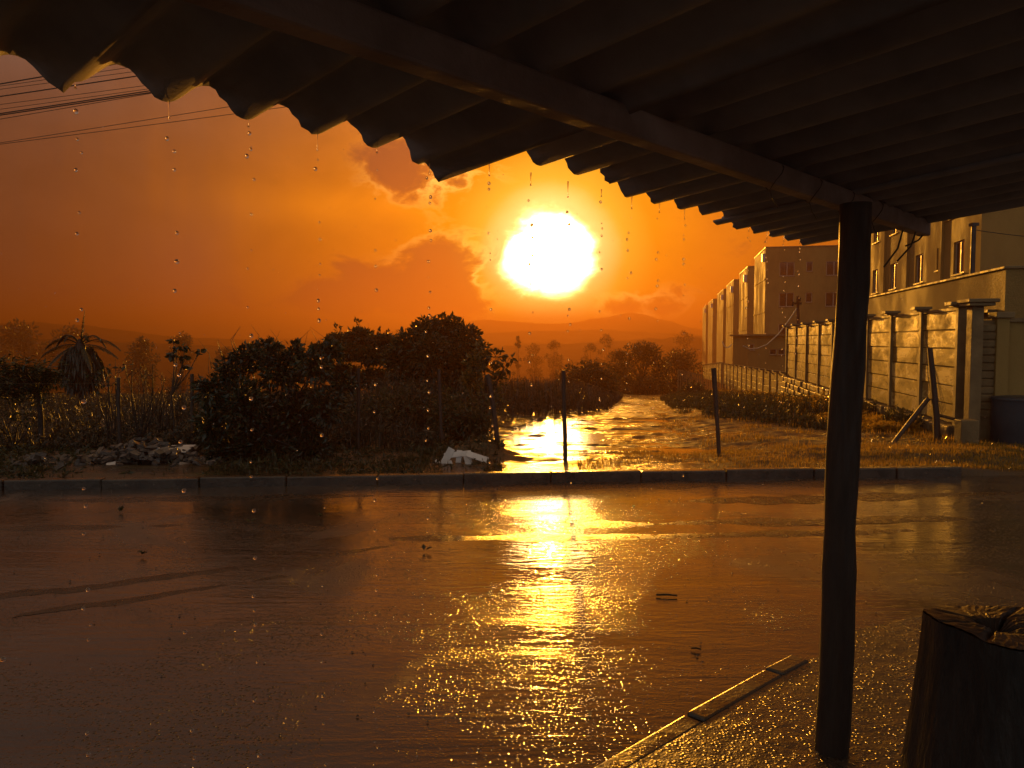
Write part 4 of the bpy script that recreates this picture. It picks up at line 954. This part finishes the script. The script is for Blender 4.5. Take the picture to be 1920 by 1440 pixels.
def f_field(r_):
    y = 10.6 + 22 * r_.random() ** 1.6; xl = -.72 * y - 1; x = r_.uniform(xl, 1.0 + .12 * y); c, hw = path_c(y)
    if x > c - hw - .4: return None
    if y < 12 and x > -.9: return None
    edge = sstep(0, 2.5, c - hw - x); hs = (.35 + .65 * edge) * (.55 + .45 * sstep(11, 14, y)) * (.7 + .5 * (mn(x * .6, y * .6, 9) + .5))
    return x, y, max(.15, hs) * (.45 if x < -.44 * y else .7 if x < -.16 * y - .5 else 1)
tag(stalks('tall_weeds', 15000, f_field, .4, 0.95, 'straw', 201, .008, .5))
def f_field2(r_):
    y = r_.uniform(17.5, 45); c, hw = path_c(y); x = c - hw - .3 - abs(r_.gauss(0, 3.5))
    return x, y, (.4 + .6 * sstep(0, 2, c - hw - x))
tag(stalks('path_weeds', 6000, f_field2, .4, 1.0, 'straw', 202, .014, .3))
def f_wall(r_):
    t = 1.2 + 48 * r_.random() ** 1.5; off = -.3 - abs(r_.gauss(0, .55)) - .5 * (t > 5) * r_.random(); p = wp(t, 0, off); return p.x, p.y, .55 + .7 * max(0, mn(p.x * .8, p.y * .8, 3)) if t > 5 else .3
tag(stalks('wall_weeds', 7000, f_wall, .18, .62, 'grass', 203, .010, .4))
def f_bank(r_):
    y = r_.uniform(13.5, 46); c, hw = path_c(y); x0 = c + hw + .25; x1 = WO.x + .202 * (y - 12.1) - .2
    if y < 18: x0 += (18 - y) * .5
    if x1 < x0: return None
    x = x0 + (x1 - x0) * r_.random() ** .8
    if mn(x * .7, y * .35, 11) < -.18: return None
    return x, y, .5 + .5 * sstep(0, 1.5, x - x0)
tag(stalks('bank_weeds', 15000, f_bank, .10, .42, 'leaf2', 206, .012, .5))
def f_verge(r_):
    x = r_.uniform(.8, 9.5); y = r_.uniform(ky(x) + .15 if x < 5.3 else 9.3, 11.4) if r_.random() < .8 else r_.uniform(9.2, 12.6)
    dn = mn(x * .9, y * .9, 5) + .22 * (x - 2.3) * .6
    if dn < r_.uniform(-.3, .5): return None
    if math.hypot(x - 8.2, y - 10.6) < 1.2 and r_.random() < .7: return None
    return x, y, 1
def f_lot(r_):
    y = r_.uniform(11, 18); c, hw = path_c(y); x = r_.uniform(c + hw - .2, WO.x + .2 * (y - 12) - .3)
    if mn(x * 1.4, y * 1.4, 21) < .12: return None
    return x, y, 1
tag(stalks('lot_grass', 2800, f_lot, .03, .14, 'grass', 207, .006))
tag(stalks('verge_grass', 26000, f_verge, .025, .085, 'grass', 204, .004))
def f_vergeL(r_):
    x = r_.uniform(-9, -.1); y = r_.uniform(ky(x) + .2, 10.6); px = 960 + F_PX * x / y
    px += r_.gauss(0, 30)
    if y < 9.9 and (100 < px < 425 or 795 < px < 920) and r_.random() < .93: return None
    return x, y, .25 + 1.0 * max(0, mn(x * 1.3, 3.3, 1) + .2) * r_.random()
tag(stalks('bank_grass', 9000, f_vergeL, .04, .28, 'leaf2', 205, .007, .15))

# ------------------------------------------------------------------ debris behind the kerb
rd = random.Random(301)
m = MB()
for px0, px1, hz, Y in ((110, 420, .22, 9.75), (0, 140, .08, 9.6)):
    for _ in range(380 if hz > .1 else 120):
        px = rd.triangular(px0, px1, (px0 + px1) / 2); yy = Y + rd.gauss(0, .22); x = (px - 960) / F_PX * yy; prof = hz * math.exp(-((px - (px0 + px1) / 2) / ((px1 - px0) * .33)) ** 2)
        s_ = rd.uniform(.02, .08); m.box((x, yy, gz(x, yy) + prof * rd.random()), (s_ * rd.uniform(1, 2.4), s_, s_ * rd.uniform(.3, .9)), rd.uniform(0, 3.1), (rd.uniform(-.6, .6), rd.uniform(-.6, .6)))
tag(m.build('rubble', M['rubble']), kind='stuff')
def board(px, py, Y, L, Wd, th, rz, tx, ty, mat, label, group=None, cat='board'):
    m = MB(); c = at(px, py, Y); m.box((0, 0, 0), (L, Wd, th), rz, (tx, ty)); 
    for i, v in enumerate(m.v): m.v[i] = (v[0] + c.x, v[1] + c.y, v[2] + c.z)
    o = m.build('broken_board', M[mat], None, c); return bevel(tag(o, label, cat, group), .003, 1)
board(296, 853, 9.55, .045, .02, .19, .1, .1, .05, 'white', 'upright white slat on top of the left debris heap', None)
board(338, 874, 9.45, .13, .012, .085, .1, .25, -.1, 'white', 'small square white tile at the front of the left debris heap', None, 'tile')
board(277, 849, 9.8, .42, .22, .02, .1, .15, .06, 'white', 'large flat pale board on top of the left debris heap', None)
board(335, 842, 9.9, .36, .25, .018, -.2, .25, -.05, 'white', 'pale sheet lying at the right top of the left debris heap', None)
board(378, 868, 9.6, .2, .11, .02, -.5, .45, .3, 'white', 'tilted pale offcut at the right end of the left debris heap', None)
for k_ in range(34):
    px = rd.uniform(135, 415); c_ = math.exp(-((px - 290) / 95) ** 2); py = 884 - rd.random() * 38 * c_ - 2
    board(px, py, 9.5 + rd.uniform(-.1, .35), rd.uniform(.1, .36), rd.uniform(.05, .16), .014, rd.uniform(-.7, .7), rd.uniform(-.1, .6), rd.uniform(-.35, .35), 'dirty' if rd.random() < .68 else 'white', 'broken grey board lying in the left debris heap', 'broken boards in the left debris heap')
for px, py, L, Wd, rz, tx, ty, lab in ((858, 852, .34, .07, .05, 1.2, -.1, 'long white rail on top of the white debris by the puddle'), (838, 858, .09, .26, .05, 1.35, .5, 'tilted white side panel of the broken furniture by the puddle'), (860, 862, .07, .24, .1, 1.4, .1, 'upright white stile of the broken furniture by the puddle'),
        (822, 872, .13, .09, .3, 1.1, .7, 'small white fragment at the left tip of the white debris'), (845, 876, .08, .16, -.2, 1.2, -.5, 'short slanted white strip in the white debris'), (880, 872, .09, .26, .1, 1.25, -.25, 'curved white piece at the right of the white debris'), (895, 857, .28, .08, -.1, 1.0, .3, 'white shard pointing towards the crooked post'), (868, 874, .2, .1, .2, .6, .3, 'grey crumpled sheet under the white debris')):
    board(px, py, 9.45 + rd.uniform(-.05, .1), L, Wd, .016, rz, tx, ty, 'dirty' if 'grey' in lab else 'white', lab, 'white broken furniture by the puddle')
board(1790, 786, 12.2, .5, .14, .02, -.2, .2, .25, 'black', 'dark board lying on the stone footing near the end pillar')

# litter on the road
def stick(px, py, L, rz, lab, rad=.007):
    Y = 1.6 * F_PX / (py - 640); c = at(px, py, Y); c.z = .012; d = Vector((math.cos(rz), math.sin(rz), 0)) * L / 2
    m = MB(); m.tube([c - d, c + Vector((0, 0, .004)), c + d], [rad, rad * 1.1, rad * .8], 6); tag(m.build('fallen_stick', M['bark'], None, c), lab, 'stick')
stick(1250, 1127, .13, -.12, 'short dark stick lying on the wet road')
stick(1305, 1232, .05, -.3, 'tiny twig on the wet road near the kerb corner', .005)
for px, py, lab in ((601, 975, 'pale fallen leaf on the road near the far kerb'), (468, 986, 'fallen leaf on the road below the debris heap'), (265, 1048, 'dark fallen leaf on the left of the road'), (795, 1040, 'tiny dark leaf left of the sun reflection'), (225, 965, 'small leaf far left on the road')):
    Y = 1.6 * F_PX / (py - 640); c = at(px, py, Y); c.z = .012; m = MB()
    for k_ in range(3): m.leaf(c + Vector((.01 * k_, 0, .004 * k_)), Vector((rd.uniform(-1, 1), rd.uniform(-.5, .5), .35)), Vector((0, 0, 1)), .055, .035, .3)
    tag(m.build('fallen_leaf', M['leaf2'], None, c), lab, 'leaf', 'fallen leaves on the road')

# ------------------------------------------------------------------ rain: drips from the roof edge, falling drops, splashes
import bmesh
bm = bmesh.new(); bmesh.ops.create_icosphere(bm, subdivisions=2, radius=.0041); me = bpy.data.meshes.new('water_drop'); bm.to_mesh(me); bm.free()
me.polygons.foreach_set('use_smooth', [True] * len(me.polygons)); me.materials.append(M['drop'])
ordn = ['first', 'second', 'third', 'fourth', 'fifth', 'sixth', 'seventh', 'eighth', 'ninth', 'tenth', 'eleventh', 'twelfth', 'thirteenth', 'fourteenth', 'fifteenth', 'sixteenth', 'seventeenth', 'eighteenth', 'nineteenth', 'twentieth']
rr_ = random.Random(401); col_i = 0; k_ = -1
def valley(j): return (math.pi * (2 * j + 1) - 4.49) / (2 * math.pi) * PITCHW
for j in range(0, 20):
    s_ = valley(j)
    if s_ > 3.45 or (j > 6 and rr_.random() < .22): continue
    p = rp(s_, -.005 if s_ < 1.05 else .05, ZE - AMP)
    if p.y > 0 and abs(p.x / p.y) > .70: continue
    lab = 'water drop falling from the roof edge in the %s line of drips from the left' % ordn[col_i]; grp = 'drops of the %s drip line' % ordn[col_i]; col_i += 1
    m = MB(); L = rr_.uniform(.02, .05); m.tube([p + Vector((0, 0, .004)), p + Vector((0, 0, -L * .5)), p + Vector((0, 0, -L * .8)), p + Vector((0, 0, -L))], [.0028, .0008, .0009, .0028], 6)
    tag(m.build('hanging_drip', M['drop'], None, p), 'thread of water hanging from the roof edge above the %s line of drips' % ordn[col_i - 1], 'water drip', 'hanging drips')
    z = p.z - L - rr_.uniform(.01, .05); n = 0; drift = rr_.uniform(-.02, .02)
    while z > .12 and n < (26 if s_ < 1.2 else 12):
        o = bpy.data.objects.new('water_drop', me); COL.objects.link(o); f = (p.z - z)
        o.location = (p.x + drift * f + rr_.gauss(0, .004), p.y + rr_.gauss(0, .006), z); sc = rr_.uniform(.5, 1.2); o.scale = (sc, sc, sc * rr_.uniform(.95, 1.25))
        tag(o, lab, 'water drop', grp); n += 1
        z -= rr_.choice((.016, .022, .035, .05, .07, .12)) * (1 + .7 * f)
m = MB(); rr2 = random.Random(402)
def octa(m, c, s_):
    m.add([(c[0] + s_, c[1], c[2]), (c[0] - s_, c[1], c[2]), (c[0], c[1] + s_, c[2]), (c[0], c[1] - s_, c[2]), (c[0], c[1], c[2] + s_ * 1.2), (c[0], c[1], c[2] - s_ * 1.2)],
          [(0, 2, 4), (2, 1, 4), (1, 3, 4), (3, 0, 4), (2, 0, 5), (1, 2, 5), (3, 1, 5), (0, 3, 5)], True)
for _ in range(900):
    y = rr2.uniform(3.2, 9.5); x = rr2.uniform(-.7, .66) * y; octa(m, (x, y, rr2.uniform(.1, 2.6)), rr2.uniform(.0012, .0030))
tag(m.build('rain', M['drop']), kind='stuff')
m = MB()
for _ in range(1500):
    y = 2.4 + 6 * rr2.random() ** 1.5; x = rr2.uniform(-.68, .66) * y
    if rr2.random() < .6: x = .05 * y + rr2.gauss(0, .16) * y
    if (Vector((x, y, 0)) - ka).dot(kin) > -.02 and y < 4.5: z0 = .103
    else: z0 = .004
    octa(m, (x, y, z0 + .004 * rr2.random()), rr2.uniform(.0012, .0034))
tag(m.build('rain_splash', M['drop']), kind='stuff')

# ------------------------------------------------------------------ haze over the valley
m = MB(); m.obox((-1600, -70, -24), (3200, 0, 0), (0, 1600, 0), (0, 0, 69))
hz = m.build('haze', M['drop']); tag(hz, kind='stuff')
hm = bpy.data.materials.new('rain_haze'); hm.use_nodes = True; t = NT(hm.node_tree); t.n.clear()
pv = t.node('ShaderNodeVolumePrincipled'); pv.inputs['Color'].default_value = HAZE_COLOR + (1,); pv.inputs['Density'].default_value = HAZE_DENSITY; pv.inputs['Anisotropy'].default_value = HAZE_ANISO
om = t.node('ShaderNodeOutputMaterial'); t.l.new(pv.outputs[0], om.inputs['Volume'])
hz.data.materials.clear(); hz.data.materials.append(hm)
